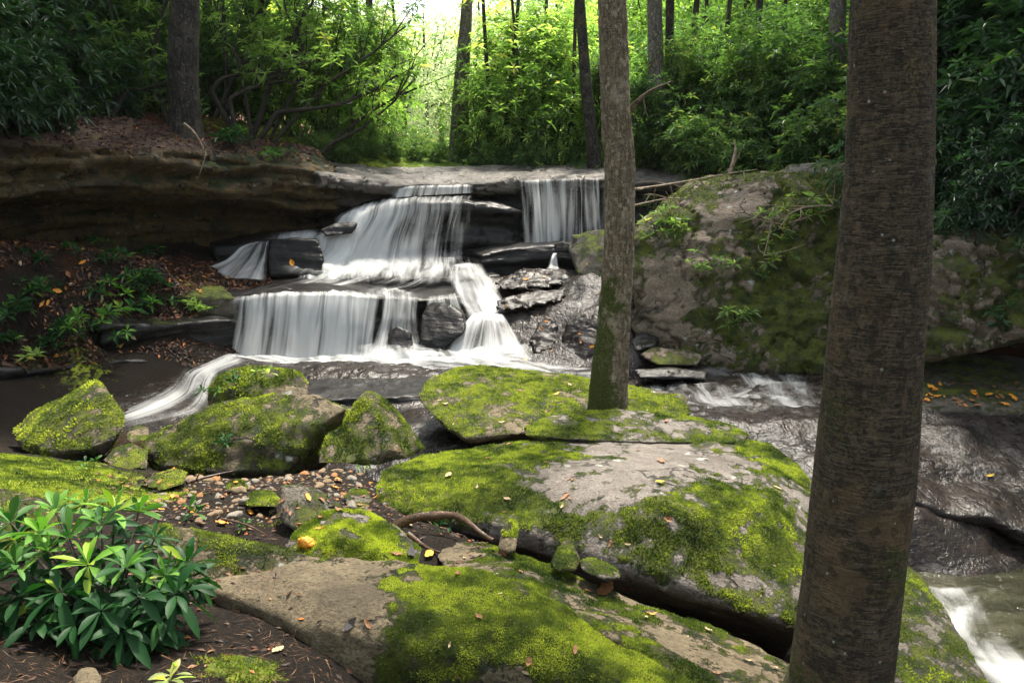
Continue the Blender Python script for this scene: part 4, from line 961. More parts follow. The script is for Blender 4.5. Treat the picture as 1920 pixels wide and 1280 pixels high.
patch("waterfall", "soft stepped veil spreading left from the main upper fall", [
    [(655, 392, 16.5), (690, 384, 16.4), (730, 376, 16.5)], [(630, 405, 15.9), (665, 400, 15.95), (705, 392, 16.05)], [(612, 428, 15.75), (640, 424, 15.75), (690, 420, 15.8)], [(585, 442, 15.45), (625, 446, 15.5), (680, 448, 15.62)], [(580, 468, 15.35), (620, 470, 15.4), (670, 474, 15.5)], [(535, 490, 15.0), (590, 496, 15.0), (655, 500, 15.2)], [(500, 508, 14.6), (570, 518, 14.5), (650, 522, 14.6)]],
    [(0.3, 0.6, 0.6), (0.5, 0.8, 0.8), (0.45, 0.9, 0.8), (0.6, 0.85, 0.8), (0.55, 0.8, 0.8), (0.6, 0.8, 0.7), (0.2, 0.3, 0.3)], 0.7, 60, edge=0.2, noise=0.03, endfade=0.2)
patch("waterfall", "thin film of water streaming over the broad middle ledge to the lower curtain", [
    [(560, 516, 14.9), (650, 518, 14.9), (760, 520, 14.9), (850, 522, 14.9)], [(500, 530, 14.3), (600, 532, 14.25), (720, 534, 14.3), (830, 538, 14.4)], [(440, 548, 13.75), (560, 540, 13.8), (690, 543, 13.9), (800, 552, 14.1)], [(432, 561, 13.34), (560, 549, 13.4), (700, 555, 13.6), (800, 562, 13.95)]],
    [(0.3, 0.36, 0.3, 0.3), (0.2, 0.3, 0.22, 0.28), (0.2, 0.28, 0.26, 0.22), (0.35, 0.45, 0.4, 0.3)], 0.8, 90, edge=0.12, noise=0.0)
patch("waterfall", "broken strands over the ledge just left of the white chute", [
    [(800, 556, 14.1), (830, 552, 14.25), (860, 548, 14.4)], [(798, 566, 13.9), (830, 562, 14.05), (862, 558, 14.15)], [(800, 590, 13.75), (835, 588, 13.85), (872, 590, 13.85)], [(820, 612, 13.55), (850, 612, 13.6), (885, 612, 13.55)]], [0.35, 0.45, 0.42, 0.35], 1.0, 40, edge=0.15, noise=0.02)
patch("waterfall", "misty white splash where the lower falls meet the pool", [
    [(640, 648, 13.0), (740, 640, 13.1), (840, 650, 13.0), (1000, 645, 13.2)], [(630, 664, 12.7), (740, 660, 12.65), (850, 662, 12.6), (1020, 664, 12.8)], [(620, 682, 12.4), (740, 682, 12.3), (860, 684, 12.2), (1060, 684, 12.4)]], [(0.1, 0.3, 0.2, 0.1), (0.45, 0.6, 0.5, 0.35), (0.2, 0.3, 0.3, 0.2)], 0.2, 70, edge=0.15, noise=0.02, endfade=0.3)

# foam and thin water lying on the bedrock: draped on the stream bed
def drape(name, rows, dens, lift=0.02, streak=0.35, edge=0.2, mat="falls", label="", seg=(60, 41)):
    o = patch(name, label or name, rows, dens, streak, seg[0], seg[1], 0.0, edge, mat, thing=False)
    me = o.data
    co = np.empty(len(me.vertices) * 3, np.float32)
    me.vertices.foreach_get("co", co)
    co = co.reshape(-1, 3) + np.array(o.location)
    for i, c in enumerate(co):
        h = BV_S.ray_cast(Vector((c[0], c[1], c[2] + 1.0)), Vector((0, 0, -1)))[0]
        if h is not None and c[2] < h[2] + 0.6: co[i, 2] = max(h[2], c[2] - 0.12) + lift
    co -= np.array(o.location)
    me.vertices.foreach_set("co", co.astype(np.float32).ravel())
    me.update()
    return o


drape("water", [[(410, 658, 13.1), (600, 655, 13.1), (800, 655, 13.1), (1000, 655, 13.1)], [(400, 668, 12.75), (600, 668, 12.7), (800, 668, 12.7), (1010, 668, 12.8)], [(470, 676, 12.45), (600, 674, 12.5), (800, 680, 12.35), (1080, 684, 12.5)], [(520, 684, 12.2), (650, 682, 12.2), (850, 690, 12.0), (1130, 694, 12.2)]],
      [0.9, (0.9, 0.8, 0.9, 0.6), (0.55, 0.35, 0.75, 0.6), (0.1, 0.2, 0.3, 0.4)], 0.03, 0.2, 0.06, seg=(120, 31))
drape("water", [[(840, 688, 12.2), (1000, 690, 12.2), (1160, 700, 12.0)], [(850, 700, 11.8), (1000, 702, 11.8), (1180, 712, 11.6)]], [0.45, 0.1], 0.03, 0.3, 0.2)
drape("water", [[(1180, 690, 12.0), (1360, 696, 11.9), (1560, 706, 11.5)], [(1180, 715, 11.3), (1360, 735, 10.9), (1560, 748, 10.4)], [(1230, 755, 10.3), (1400, 765, 10.1), (1580, 765, 9.9)]], [0.2, 0.34, 0.36], 0.03, 0.4, 0.12, seg=(90, 41))


def flat_water(name, pts, z, mat):
    bm = bmesh.new()
    vs = [bm.verts.new((x, y, z)) for x, y in pts]
    bm.faces.new(vs)
    bmesh.ops.triangulate(bm, faces=bm.faces[:])
    bmesh.ops.subdivide_edges(bm, edges=bm.edges[:], cuts=3, use_grid_fill=True)
    me = bpy.data.meshes.new(name)
    bm.to_mesh(me)
    bm.free()
    o = obj(name, me, M[mat])
    o["kind"] = "structure"
    return o


flat_water("water", [(2.0, 3.2), (8, 3.0), (8, 7.9), (5, 7.7), (3.2, 7.6), (2.2, 6.5)], -0.08, "pool")
flat_water("water", [(-9, 8.3), (-6, 8.5), (-3.0, 8.8), (-0.5, 9.2), (-0.5, 10.0), (-4, 10.2), (-5, 11.3), (-9, 9.8)], 0.72, "stream")
patch("waterfall", "white water rushing into the pool at the bottom right corner", [
    [(1690, 1085, 7.1), (1760, 1100, 7.05), (1830, 1098, 7.05), (1900, 1105, 7.0)], [(1720, 1120, 6.75), (1775, 1135, 6.65), (1830, 1135, 6.65), (1890, 1120, 6.8)], [(1750, 1165, 6.35), (1800, 1180, 6.2), (1860, 1190, 6.15), (1930, 1180, 6.2)], [(1790, 1215, 5.95), (1850, 1235, 5.8), (1910, 1245, 5.75), (1990, 1240, 5.75)], [(1830, 1270, 5.55), (1890, 1290, 5.45), (1960, 1300, 5.4), (2050, 1300, 5.4)]],
    [(0.5, 0.62, 0.3, 0.2), (0.55, 0.5, 0.2, 0.0), (0.55, 0.4, 0.1, 0.0), (0.55, 0.5, 0.36, 0.1), (0.55, 0.5, 0.4, 0.2)], 0.3, 50, edge=0.22, noise=0.01)
patch("waterfall", "thin silky film of water sliding down the brown slab above the pool", [
    [(1690, 945, 8.05), (1760, 955, 8.0)], [(1690, 1000, 7.75), (1790, 1010, 7.7)], [(1690, 1090, 7.25), (1800, 1098, 7.2)]], [0.5, 0.34, 0.1], 0.35, 30, edge=0.3, noise=0.0, endfade=0.5)


# ------------------------------------------------------------------ tubes, trunks
def tube(pts, rad, seg=12, per=0.1, amp=0.0, namp=(8, 2.0), off=0.0, rings=0.0):
    pts = np.asarray(pts, float)
    rad = np.asarray(rad, float)
    L = np.linalg.norm(np.diff(pts, axis=0), axis=1).sum()
    n = max(3, int(L / per) + 1)
    q = resample(np.concatenate([pts, rad[:, None]], 1), n)
    # smooth
    for _ in range(2):
        q[1:-1] = (q[:-2] + 2 * q[1:-1] + q[2:]) / 4
    c, r = q[:, :3], q[:, 3]
    tg = norm(np.gradient(c, axis=0))
    ref = np.array([0.0, 1, 0]) if abs(tg[:, 1]).mean() < 0.8 else np.array([1.0, 0, 0])
    a = norm(np.cross(tg, ref))
    b = np.cross(tg, a)
    th = np.linspace(0, 2 * math.pi, seg + 1)
    ring = np.cos(th)[None, :, None] * a[:, None] + np.sin(th)[None, :, None] * b[:, None]
    s = np.concatenate([[0], np.cumsum(np.linalg.norm(np.diff(c, axis=0), axis=1))])
    if amp:
        qx = np.stack([np.tile(np.cos(th) * namp[0] * 0.16, n), np.tile(np.sin(th) * namp[0] * 0.16, n), np.repeat(s * namp[1], seg + 1)], 1)
        dn = fbm(qx, 1.0, 4, off).reshape(n, seg + 1)
    else:
        dn = np.zeros((n, seg + 1))
    if rings:
        cx, sx, ss = np.tile(np.cos(th), n), np.tile(np.sin(th), n), np.repeat(s, seg + 1)
        warp = fbm(np.stack([cx * 1.5, sx * 1.5, ss * 2.0], 1), 1.0, 3, 5.0) * 0.05
        ra = fbm(np.stack([cx * 2.2, sx * 2.2, (ss + warp) * 42], 1), 1.0, 3, 1.0)
        rb = fbm(np.stack([cx * 7, sx * 7, (ss + warp) * 75], 1), 1.0, 3, 2.0)
        crk = np.clip(0.12 - np.abs(fbm(np.stack([cx * 4, sx * 4, ss * 1.6], 1), 1.0, 3, 9.0)), 0, 1) * 8
        dn = dn + ((ra * 0.7 + rb * 0.6 - crk * 0.5) * rings / amp).reshape(n, seg + 1)
    v = c[:, None] + ring * (r[:, None] + dn * amp)[..., None]
    uv = np.stack([np.tile(th * r.mean(), n), np.repeat(s, seg + 1)], 1)
    i = np.arange(n * (seg + 1)).reshape(n, seg + 1)
    f = np.stack([i[:-1, :-1].ravel(), i[:-1, 1:].ravel(), i[1:, 1:].ravel(), i[1:, :-1].ravel()], 1)
    return v.reshape(-1, 3), f, uv


def jointubes(ts):
    vs, fs, us, n = [], [], [], 0
    for v, f, u in ts:
        vs.append(v); fs.append(f + n); us.append(u); n += len(v)
    return np.concatenate(vs), np.concatenate(fs), np.concatenate(us)


def leaves(pos, dirs, L, W, droop=0.25, seg=1, r=None, up=(0, 0, 1.0), tint=None, fold=0.18):
    n = len(pos)
    r = r or rng
    upv = np.asarray(up) + r.normal(size=(n, 3)) * 0.35
    side = norm(np.cross(dirs, upv))
    nor = norm(np.cross(side, dirs))
    L = np.asarray(L)[:, None]; W = np.asarray(W)[:, None]
    z = np.array([0, 0, 1.0])
    if seg == 1:
        mid = pos + dirs * L * 0.5 - z * L * droop * 0.25
        V = np.stack([pos, mid + side * W * 0.5 + nor * W * fold, pos + dirs * L - z * L * droop, mid - side * W * 0.5 + nor * W * fold], 1).reshape(-1, 3)
        b = np.arange(n)[:, None] * 4
        F = np.concatenate([b + np.array([[0, 1, 2]]), b + np.array([[0, 2, 3]])], 0)
        k = 4
    else:
        ts = [0, 0.16, 0.4, 0.65, 0.86, 1.0]
        ws = [0.06, 0.34, 0.86, 1.0, 0.62, 0.0]
        rows = []
        for t, w in zip(ts, ws):
            m = pos + dirs * L * t - z * L * droop * t * t
            rows += [m + side * W * 0.5 * w + nor * W * fold * w, m, m - side * W * 0.5 * w + nor * W * fold * w]
        V = np.stack(rows, 1).reshape(-1, 3)
        k = 18
        b = np.arange(n)[:, None] * k
        F = []
        for j in range(5):
            o = j * 3
            F += [b + np.array([[o, o + 1, o + 4, o + 3]]), b + np.array([[o + 1, o + 2, o + 5, o + 4]])]
        F = np.concatenate(F, 0)
    t = tint if tint is not None else np.clip(0.5 + r.normal(size=n) * 0.22, 0, 1)
    return V, F, np.repeat(t, k)


def rosettes(cen, ax, r, nl=8, L=0.13, W=0.034, el=(0.0, 0.9), droop=0.25, seg=1, tint=None):
    n = len(cen)
    ax = norm(ax)
    a = norm(np.cross(ax, r.normal(size=(n, 3))))
    b = np.cross(ax, a)
    az = np.arange(nl) * 2.39996 + r.random((n, 1)) * 6.28 + r.normal(size=(n, nl)) * 0.2
    e = np.linspace(el[0], el[1], nl)[None] + r.normal(size=(n, nl)) * 0.15
    d = (np.cos(az)[..., None] * a[:, None] + np.sin(az)[..., None] * b[:, None]) * np.cos(e)[..., None] + ax[:, None] * np.sin(e)[..., None]
    pos = np.repeat(cen, nl, 0) + d.reshape(-1, 3) * 0.008
    d = norm(d.reshape(-1, 3))
    ln = L * (0.7 + 0.5 * r.random(n * nl)) * np.repeat(0.82 + 0.42 * r.random(n), nl)
    if tint is None:
        tint = np.repeat(np.clip(0.45 + r.normal(size=n) * 0.2, 0, 1), nl)
    elif len(tint) == n:
        tint = np.repeat(tint, nl)
    tint = np.clip(tint + r.normal(size=n * nl) * 0.10, 0, 0.99)
    tint = np.where(r.random(n * nl) < 0.012, 1.0, tint)
    return leaves(pos, d, ln, ln * (W / L), droop, seg, r, tint=tint)


def ellips(r, n, k=0.45):
    d = norm(r.normal(size=(n, 3)))
    return d * (r.random(n) ** k)[:, None]


def shrub_mesh(seed, rx, ry, rz, tips, nl, L, W, nst, clump=20, stem_r=0.02, lean=(0, 0)):
    """a rhododendron-like shrub, base at origin: (foliage mesh, stems mesh)"""
    r = np.random.default_rng(seed)
    cc = ellips(r, clump, 0.6) * np.array([rx, ry, rz]) * 0.85
    cc[:, 2] += rz * 1.0
    which = r.integers(0, clump, tips)
    p = cc[which] + r.normal(size=(tips, 3)) * np.array([rx, ry, rz]) * 0.26
    p[:, 2] = np.maximum(p[:, 2], 0.1 + 0.3 * r.random(tips))
    p[:, :2] += p[:, 2:3] * np.array([lean])
    out = norm(p - np.array([0, 0, rz * 0.7]))
    ax = norm(out * 0.8 + np.array([0, 0, 0.7]) + r.normal(size=(tips, 3)) * 0.25)
    tn = np.clip(0.42 + (p[:, 2] / (2 * rz) - 0.5) * 0.15 + r.normal(size=clump)[which] * 0.18 + r.normal(size=tips) * 0.15, 0, 0.92)
    V, F, T = rosettes(p, ax, r, nl, L, W, (-0.15, 0.8), 0.28, 1, tn)
    ts = []
    for i in range(nst):
        e = cc[i % clump] * np.array([0.95, 0.95, 1.0]) + r.normal(size=3) * 0.1
        b = np.array([*(r.normal(size=2) * 0.15), -0.15])
        m = (b + e) / 2 + np.array([*(r.normal(size=2) * rx * 0.22), r.random() * rz * 0.15])
        m2 = m * 0.5 + e * 0.5 + r.normal(size=3) * rx * 0.1
        ts.append(tube([b, b * 0.6 + m * 0.4 + r.normal(size=3) * 0.05, m, m2, e], [stem_r * 1.3, stem_r * 1.1, stem_r, stem_r * 0.6, stem_r * 0.25], 5, 0.16))
        for j in range(3):
            k = np.argmin(np.linalg.norm(p - e, axis=1) + r.random(tips) * rx * 0.5)
            ts.append(tube([m2, (m2 + p[k]) / 2 + r.normal(size=3) * 0.05, p[k]], [stem_r * 0.5, stem_r * 0.35, stem_r * 0.15], 4, 0.16))
    v, f, u = jointubes(ts)
    return mk_mesh("foliage", V, F, False, attrs={"tint": T}), mk_mesh("stems", v, f, True, uv=u)


def crown_data(seed, rx, ry, rz, nl, L, W, clump=26, spread=0.34):
    r = np.random.default_rng(seed)
    cc = ellips(r, clump, 0.55) * np.array([rx, ry, rz])
    w = r.integers(0, clump, nl)
    p = cc[w] + r.normal(size=(nl, 3)) * np.array([rx, ry, rz * 0.7]) * spread * 0.55
    d = norm(r.normal(size=(nl, 3)) + np.array([0, 0, -0.2]) + norm(p) * 0.4)
    t = np.clip(0.5 + r.normal(size=clump)[w] * 0.15 + r.normal(size=nl) * 0.14, 0, 0.95)
    ln = L * (0.6 + 0.7 * r.random(nl))
    V, F, T = leaves(p, d, ln, ln * W, 0.2, 1, r, tint=t)
    return V, F, T, cc


SHR = [shrub_mesh(100 + k, *a) for k, a in enumerate([
    (1.25, 1.1, 1.05, 430, 8, 0.20, 0.055, 7), (1.05, 1.0, 1.4, 430, 8, 0.19, 0.052, 7), (1.5, 1.2, 0.85, 430, 8, 0.19, 0.052, 7),
    (0.9, 0.9, 0.75, 420, 7, 0.125, 0.042, 4), (1.35, 1.1, 1.7, 560, 8, 0.20, 0.056, 8), (0.9, 0.9, 1.0, 260, 9, 0.22, 0.064, 7), (1.3, 1.2, 1.5, 230, 8, 0.19, 0.05, 9)])]


def inst_mesh(me, mat):
    """one mesh datablock per (mesh, material)"""
    key = me.name + "|" + mat
    if key not in BVH:
        c = me.copy()
        c.materials.clear()
        c.materials.append(M[mat])
        BVH[key] = c
    return BVH[key]


def add_shrub(k, x, y, sc, mat, label, group, z=None, sz=None, rz=None):
    if z is None: z = float(ground_z([[x, y]])[0])
    o = empty("rhododendron_shrub", label, "shrub", (x, y, z), group, rng.random() * 6.28 if rz is None else rz)
    o.scale = (sc, sc, sz or sc)
    obj("foliage", inst_mesh(SHR[k][0], mat), None, o)
    obj("stems", inst_mesh(SHR[k][1], "stem"), None, o)
    return o


def px_x(px, Y):
    return P(px, 300, Y)[0]


def add_tree(name, label, pts, rad, mat, crown=None, group=None, branches=(), seg=20, per=0.12, amp=0.012, namp=(8, 2.0), rings=0.0, moss=None, cmat="leaf_mid", off=0.0):
    pts = np.array(pts)
    loc = pts[0]
    o = empty(name, label, "tree", loc, group)
    v, f, u = tube(pts, rad, seg, per, amp, namp, off, rings)
    n = vnormals(v, f)
    ms = moss(v, n) if moss else np.clip(0.15 + fbm(v, 1.5, 3, off) * 0.5, 0, 1)
    obj("trunk", mk_mesh("trunk", v - loc, f, True, uv=u, attrs={"moss": np.clip(ms, 0, 1)}), M[mat], o)
    for (bp, br) in branches:
        v, f, u = tube(bp, br, 7, 0.08, 0.004, (6, 4), 2.0)
        obj("branch", mk_mesh("branch", v - loc, f, True, uv=u, attrs={"moss": np.zeros(len(v))}), M[mat], o)
    if crown:
        (c, me_) = crown
        cr = obj("crown", me_, None, o, np.array(c) - loc)
    return o


def crown_mesh(seed, rx, ry, rz, nl, L, W, mat, limbs=None):
    V, F, T, cc = crown_data(seed, rx, ry, rz, nl, L, W)
    me = mk_mesh("crown", V, F, False, attrs={"tint": T})
    me.materials.append(M[mat])
    return me


CR_BIG = [crown_mesh(300 + k, 3.2, 3.0, 1.7, 5200, 0.22, 0.42, "leaf_mid") for k in range(2)]

# -- the big near trunk
mt = lambda s: (lambda v, n: 0.2 + fbm(v, 1.6, 4, 3) * 0.9 + s * (1.2 - (v[:, 2] - 1.0) * 0.4) * 0.12)
edgesL = [(0, 1600), (300, 1590), (500, 1572), (700, 1550), (900, 1530), (1100, 1508), (1280, 1482)]
edgesR = [(0, 1748), (300, 1745), (500, 1738), (700, 1722), (900, 1710), (1100, 1685), (1280, 1665)]
tp, tr_ = [], []
for (py, xl), (_, xr) in zip(edgesL, edgesR):
    c = P((xl + xr) / 2, py, 3.25)
    depth = (c - EYE) @ np.array([0, CP, -SP])
    tp.append(c); tr_.append((xr - xl) / 2 / FPX * depth)
tp.append(tp[-1] + np.array([-0.10, 0.0, -0.55])); tr_.append(tr_[-1] * 1.18)
tp.append(tp[-1] + np.array([-0.06, 0.0, -0.5])); tr_.append(tr_[-1] * 1.3)
tp, tr_ = tp[::-1], tr_[::-1]
top = tp[-1]
for k, dz in enumerate((1.5, 3.5, 6.0)):
    tp.append(top + np.array([0.06 * dz, 0.05 * dz, dz])); tr_.append(0.16 * (1 - 0.12 * (k + 1)))
add_tree("tree", "big dark ringed trunk standing nearest on the right", tp, tr_, "bark_birch", (tp[-1] + np.array([0.6, 1.0, 0.5]), CR_BIG[0]), seg=200, per=0.006, amp=0.007, namp=(9, 1.6), rings=0.0032, moss=mt(1.0))
# -- the slim middle trunk
edgesL = [(0, 1122), (200, 1126), (300, 1133), (400, 1135), (500, 1130), (600, 1122), (700, 1108), (765, 1101)]
edgesR = [(0, 1175), (200, 1181), (300, 1190), (400, 1190), (500, 1187), (600, 1182), (700, 1178), (765, 1176)]
tp, tr_ = [], []
for (py, xl), (_, xr) in zip(edgesL, edgesR):
    c = P((xl + xr) / 2, py, 8.5)
    depth = (c - EYE) @ np.array([0, CP, -SP])
    tp.append(c); tr_.append((xr - xl) / 2 / FPX * depth)
tp.append(tp[-1] + np.array([-0.02, 0.0, -0.7])); tr_.append(tr_[-1] * 1.2)
tp, tr_ = tp[::-1], tr_[::-1]
top = tp[-1]
for k, dz in enumerate((1.5, 3.5, 5.5)):
    tp.append(top + np.array([-0.03 * dz, 0.03 * dz, dz])); tr_.append(0.15 * (1 - 0.15 * (k + 1)))
add_tree("tree", "slim scaly brown trunk in the middle, mossy near its foot", tp, tr_, "bark_oak", None, seg=40, per=0.04, amp=0.022, namp=(14, 6),
         branches=[([P(1183, 205, 8.5), P(1195, 188, 8.45), P(1215, 172, 8.4), P(1240, 160, 8.3), P(1262, 152, 8.3)], [0.035, 0.025, 0.017, 0.012, 0.006]), ([P(1205, 180, 8.42), P(1208, 195, 8.4), P(1212, 215, 8.4)], [0.012, 0.008, 0.004])],
         moss=lambda v, n: 0.05 + sstep(3.4, 1.4, v[:, 2]) * 0.35 + sstep(0.4, -0.9, n[:, 0]) * sstep(3.6, 2.0, v[:, 2]) * 0.55 + fbm(v, 4.5, 4) * 0.8)


def back_trunk(label, px0, py0, px1, Y, w0, w1, mat, lean=0.0, group=None, crown=False, top=9.0, seg=14):
    """trunk with its foot at pixel (px0,py0) at depth Y, passing px1 at the top of the frame; widths in pixels"""
    x0 = px_x(px0, Y)
    z0 = P(px0, py0, Y)[2]
    gz = float(ground_z([[x0, Y]])[0])
    zt = P(px1, 0, Y)[2]
    x1 = px_x(px1, Y)
    b = np.array([x0, Y, max(z0 - 0.45, min(z0, gz) - 0.25)])
    t = np.array([x1, Y + lean, zt])
    m = (b + t) / 2 + np.array([(rng.random() - 0.5) * 0.12, 0, 0])
    tt = t + (t - m) * (top / max(2.0, (t - m)[2]))
    k = Y * 1.0 / FPX / 2
    return add_tree("tree", label, [b, b * 0.75 + m * 0.25, m, t, tt], [w0 * k * 1.25, w0 * k, (w0 + w1) * k / 2, w1 * k, w1 * k * 0.5], mat, group=group, seg=seg, per=0.2, amp=0.02 * w0 / 40, namp=(12, 2.0), off=px0,
                    crown=((tt + np.array([0, 0, -0.5])), CR_BIG[int(px0) % 2]) if crown else None)


back_trunk("stout dark furrowed trunk on the leaf covered left bank", 352, 215, 372, 15.3, 54, 50, "bark_dark", crown=True, seg=30)
back_trunk("slender dark trunk just left of the stout furrowed trunk", 318, 150, 326, 20, 16, 14, "bark_dark", crown=True)
back_trunk("pale slender trunk lit between the stout trunk and the arching stems", 405, 180, 412, 21, 20, 17, "bark_grey", crown=True)
back_trunk("grey brown trunk half hidden behind arching stems on the left", 458, 180, 464, 24, 22, 17, "bark_grey")
back_trunk("tall pale trunk with a dark foot, rising at the stream head behind the lip", 858, 318, 880, 21, 38, 19, "bark_grey", crown=False)
back_trunk("short dark trunk pair member standing in bright foliage above the falls, left one", 682, 300, 678, 24, 11, 9, "bark_dark")
back_trunk("short dark trunk standing in bright foliage above the falls, right one", 697, 300, 704, 24, 14, 11, "bark_dark")
back_trunk("dark leaning trunk directly left of the slim middle trunk", 1118, 285, 1082, 18.8, 24, 17, "bark_dark")
back_trunk("twin grey trunk right of the slim middle trunk, thicker one", 1226, 285, 1216, 18.6, 30, 26, "bark_grey")
back_trunk("twin grey trunk right of the slim middle trunk, thinner one", 1250, 285, 1244, 18.9, 16, 15, "bark_dark")
back_trunk("thin dark trunk in the thicket right of the twin trunks", 1285, 250, 1292, 21, 13, 10, "bark_dark")
back_trunk("thin dark trunk standing alone before bright leaves, right of centre", 1412, 200, 1405, 20, 13, 12, "bark_dark")
back_trunk("smooth grey trunk just left of the big ringed trunk", 1556, 190, 1546, 17.5, 29, 27, "bark_grey", crown=True, seg=24)
back_trunk("distant grey trunk left of the smooth grey trunk", 1508, 120, 1504, 27, 15, 14, "bark_grey")
back_trunk("crooked dark stem left of the tall pale trunk", 740, 290, 700, 22, 9, 7, "bark_dark")
back_trunk("thin dark stem forking above the right bank, below bright leaves", 918, 290, 908, 20.5, 9, 6, "bark_dark")
back_trunk("thin leaning stem beside the tall pale trunk", 938, 290, 972, 20.8, 11, 6, "bark_dark")
back_trunk("thin dark stem against the bright leaves far right of centre", 1340, 200, 1352, 23, 9, 8, "bark_dark")

for lab, a in [("thin leaning sapling in the airy foliage right of the tall pale trunk", (985, 300, 960, 20.3, 7, 5)), ("thin straight sapling midway between the tall pale trunk and the slim middle trunk", (1015, 300, 1022, 21, 8, 6)),
               ("dark sapling close left of the leaning dark trunk", (1062, 298, 1075, 20, 9, 6)), ("thin sapling left of the bright gap", (770, 300, 745, 22.5, 7, 5)), ("slender sapling among the arching stems", (600, 285, 590, 20, 8, 6)),
               ("slender dark sapling in the thicket, left of the thin lone trunk", (1372, 230, 1380, 20.5, 8, 6)), ("slender dark sapling in the thicket, right of the thin lone trunk", (1462, 210, 1452, 20, 8, 6)), ("thin pale sapling between the twin trunks and the thicket", (1318, 240, 1310, 22.5, 9, 7)),
               ("slender sapling behind the low looping stem", (520, 230, 512, 20, 9, 7)), ("thin dark sapling just right of the stout furrowed trunk", (430, 200, 440, 19, 9, 7)), ("thin dark sapling at the left of the dark corner", (150, 190, 165, 18, 10, 8)), ("leaning dark sapling left of the horizontal stem", (255, 180, 238, 18, 9, 7))]:
    back_trunk(lab, *a, "bark_dark", top=3.0, seg=8)

# ------------------------------------------------------------------ background thicket
def zone(label, group, mat, spots, kinds=(0, 1, 2, 4), ontop=False):
    for i, (px, Y, sc, *ex) in enumerate(spots):
        z = None
        x = px_x(px, Y)
        zz = float(ground_z([[x, Y]])[0])
        hh = drop(x, Y)[0] if ontop else None
        zz = (max(zz, hh[2]) if hh is not None else zz) + (ex[0] if ex else 0.0) - 0.1
        add_shrub(kinds[int(rng.integers(len(kinds)))], x, Y, sc * (0.9 + 0.25 * rng.random()), mat, label, group, z=zz)


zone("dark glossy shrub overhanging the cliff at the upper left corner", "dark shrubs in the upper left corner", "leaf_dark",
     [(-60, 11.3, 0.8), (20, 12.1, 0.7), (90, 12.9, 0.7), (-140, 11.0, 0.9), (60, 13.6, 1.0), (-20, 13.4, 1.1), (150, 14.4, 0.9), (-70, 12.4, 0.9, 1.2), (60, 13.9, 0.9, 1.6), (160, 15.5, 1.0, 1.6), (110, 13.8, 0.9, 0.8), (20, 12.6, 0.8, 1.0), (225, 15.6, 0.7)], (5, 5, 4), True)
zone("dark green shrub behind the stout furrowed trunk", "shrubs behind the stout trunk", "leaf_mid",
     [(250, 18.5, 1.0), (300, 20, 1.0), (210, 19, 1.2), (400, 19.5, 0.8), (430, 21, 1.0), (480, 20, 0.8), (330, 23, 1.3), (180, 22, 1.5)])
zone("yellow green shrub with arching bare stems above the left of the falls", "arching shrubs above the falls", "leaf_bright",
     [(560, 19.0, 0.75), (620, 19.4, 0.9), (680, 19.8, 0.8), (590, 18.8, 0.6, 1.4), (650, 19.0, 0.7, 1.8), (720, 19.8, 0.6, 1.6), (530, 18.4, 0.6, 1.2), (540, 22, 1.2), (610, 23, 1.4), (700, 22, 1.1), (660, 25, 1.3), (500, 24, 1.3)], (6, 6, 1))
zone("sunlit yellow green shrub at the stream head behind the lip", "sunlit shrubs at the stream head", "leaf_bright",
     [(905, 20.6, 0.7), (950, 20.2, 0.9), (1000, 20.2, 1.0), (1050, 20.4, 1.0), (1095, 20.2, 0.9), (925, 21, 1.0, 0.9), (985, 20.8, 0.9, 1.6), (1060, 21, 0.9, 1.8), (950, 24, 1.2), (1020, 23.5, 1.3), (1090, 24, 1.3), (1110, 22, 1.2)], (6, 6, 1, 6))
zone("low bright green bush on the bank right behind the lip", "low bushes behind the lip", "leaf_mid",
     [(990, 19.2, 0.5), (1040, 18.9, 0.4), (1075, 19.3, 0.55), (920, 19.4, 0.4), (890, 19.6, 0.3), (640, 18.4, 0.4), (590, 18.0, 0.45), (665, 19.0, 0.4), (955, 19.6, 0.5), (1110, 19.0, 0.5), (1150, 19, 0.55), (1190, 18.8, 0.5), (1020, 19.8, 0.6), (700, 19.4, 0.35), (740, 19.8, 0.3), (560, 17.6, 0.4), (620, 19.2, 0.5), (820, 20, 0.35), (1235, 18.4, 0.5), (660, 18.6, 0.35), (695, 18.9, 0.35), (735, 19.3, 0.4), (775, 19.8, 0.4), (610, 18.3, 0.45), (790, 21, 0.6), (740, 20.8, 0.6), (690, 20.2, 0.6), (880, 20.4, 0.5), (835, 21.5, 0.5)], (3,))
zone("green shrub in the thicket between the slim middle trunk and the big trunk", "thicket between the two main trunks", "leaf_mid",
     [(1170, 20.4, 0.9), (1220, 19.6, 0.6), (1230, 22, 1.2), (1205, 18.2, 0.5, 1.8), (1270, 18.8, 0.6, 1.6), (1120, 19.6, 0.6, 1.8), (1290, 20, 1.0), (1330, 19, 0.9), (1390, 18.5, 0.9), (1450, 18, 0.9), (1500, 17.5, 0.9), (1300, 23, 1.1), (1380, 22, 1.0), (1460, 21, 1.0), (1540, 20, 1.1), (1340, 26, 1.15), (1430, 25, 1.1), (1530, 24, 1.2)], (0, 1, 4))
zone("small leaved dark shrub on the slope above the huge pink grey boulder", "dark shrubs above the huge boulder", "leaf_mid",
     [(1270, 17.6, 0.55), (1320, 17.0, 0.6), (1370, 16.8, 0.7), (1420, 16.5, 0.75), (1480, 16.2, 0.8), (1540, 15.8, 0.9), (1590, 15.5, 0.9), (1220, 18.2, 0.6), (1350, 18, 0.9), (1440, 17.5, 0.9), (1530, 17, 1.0)], (3, 0), True)
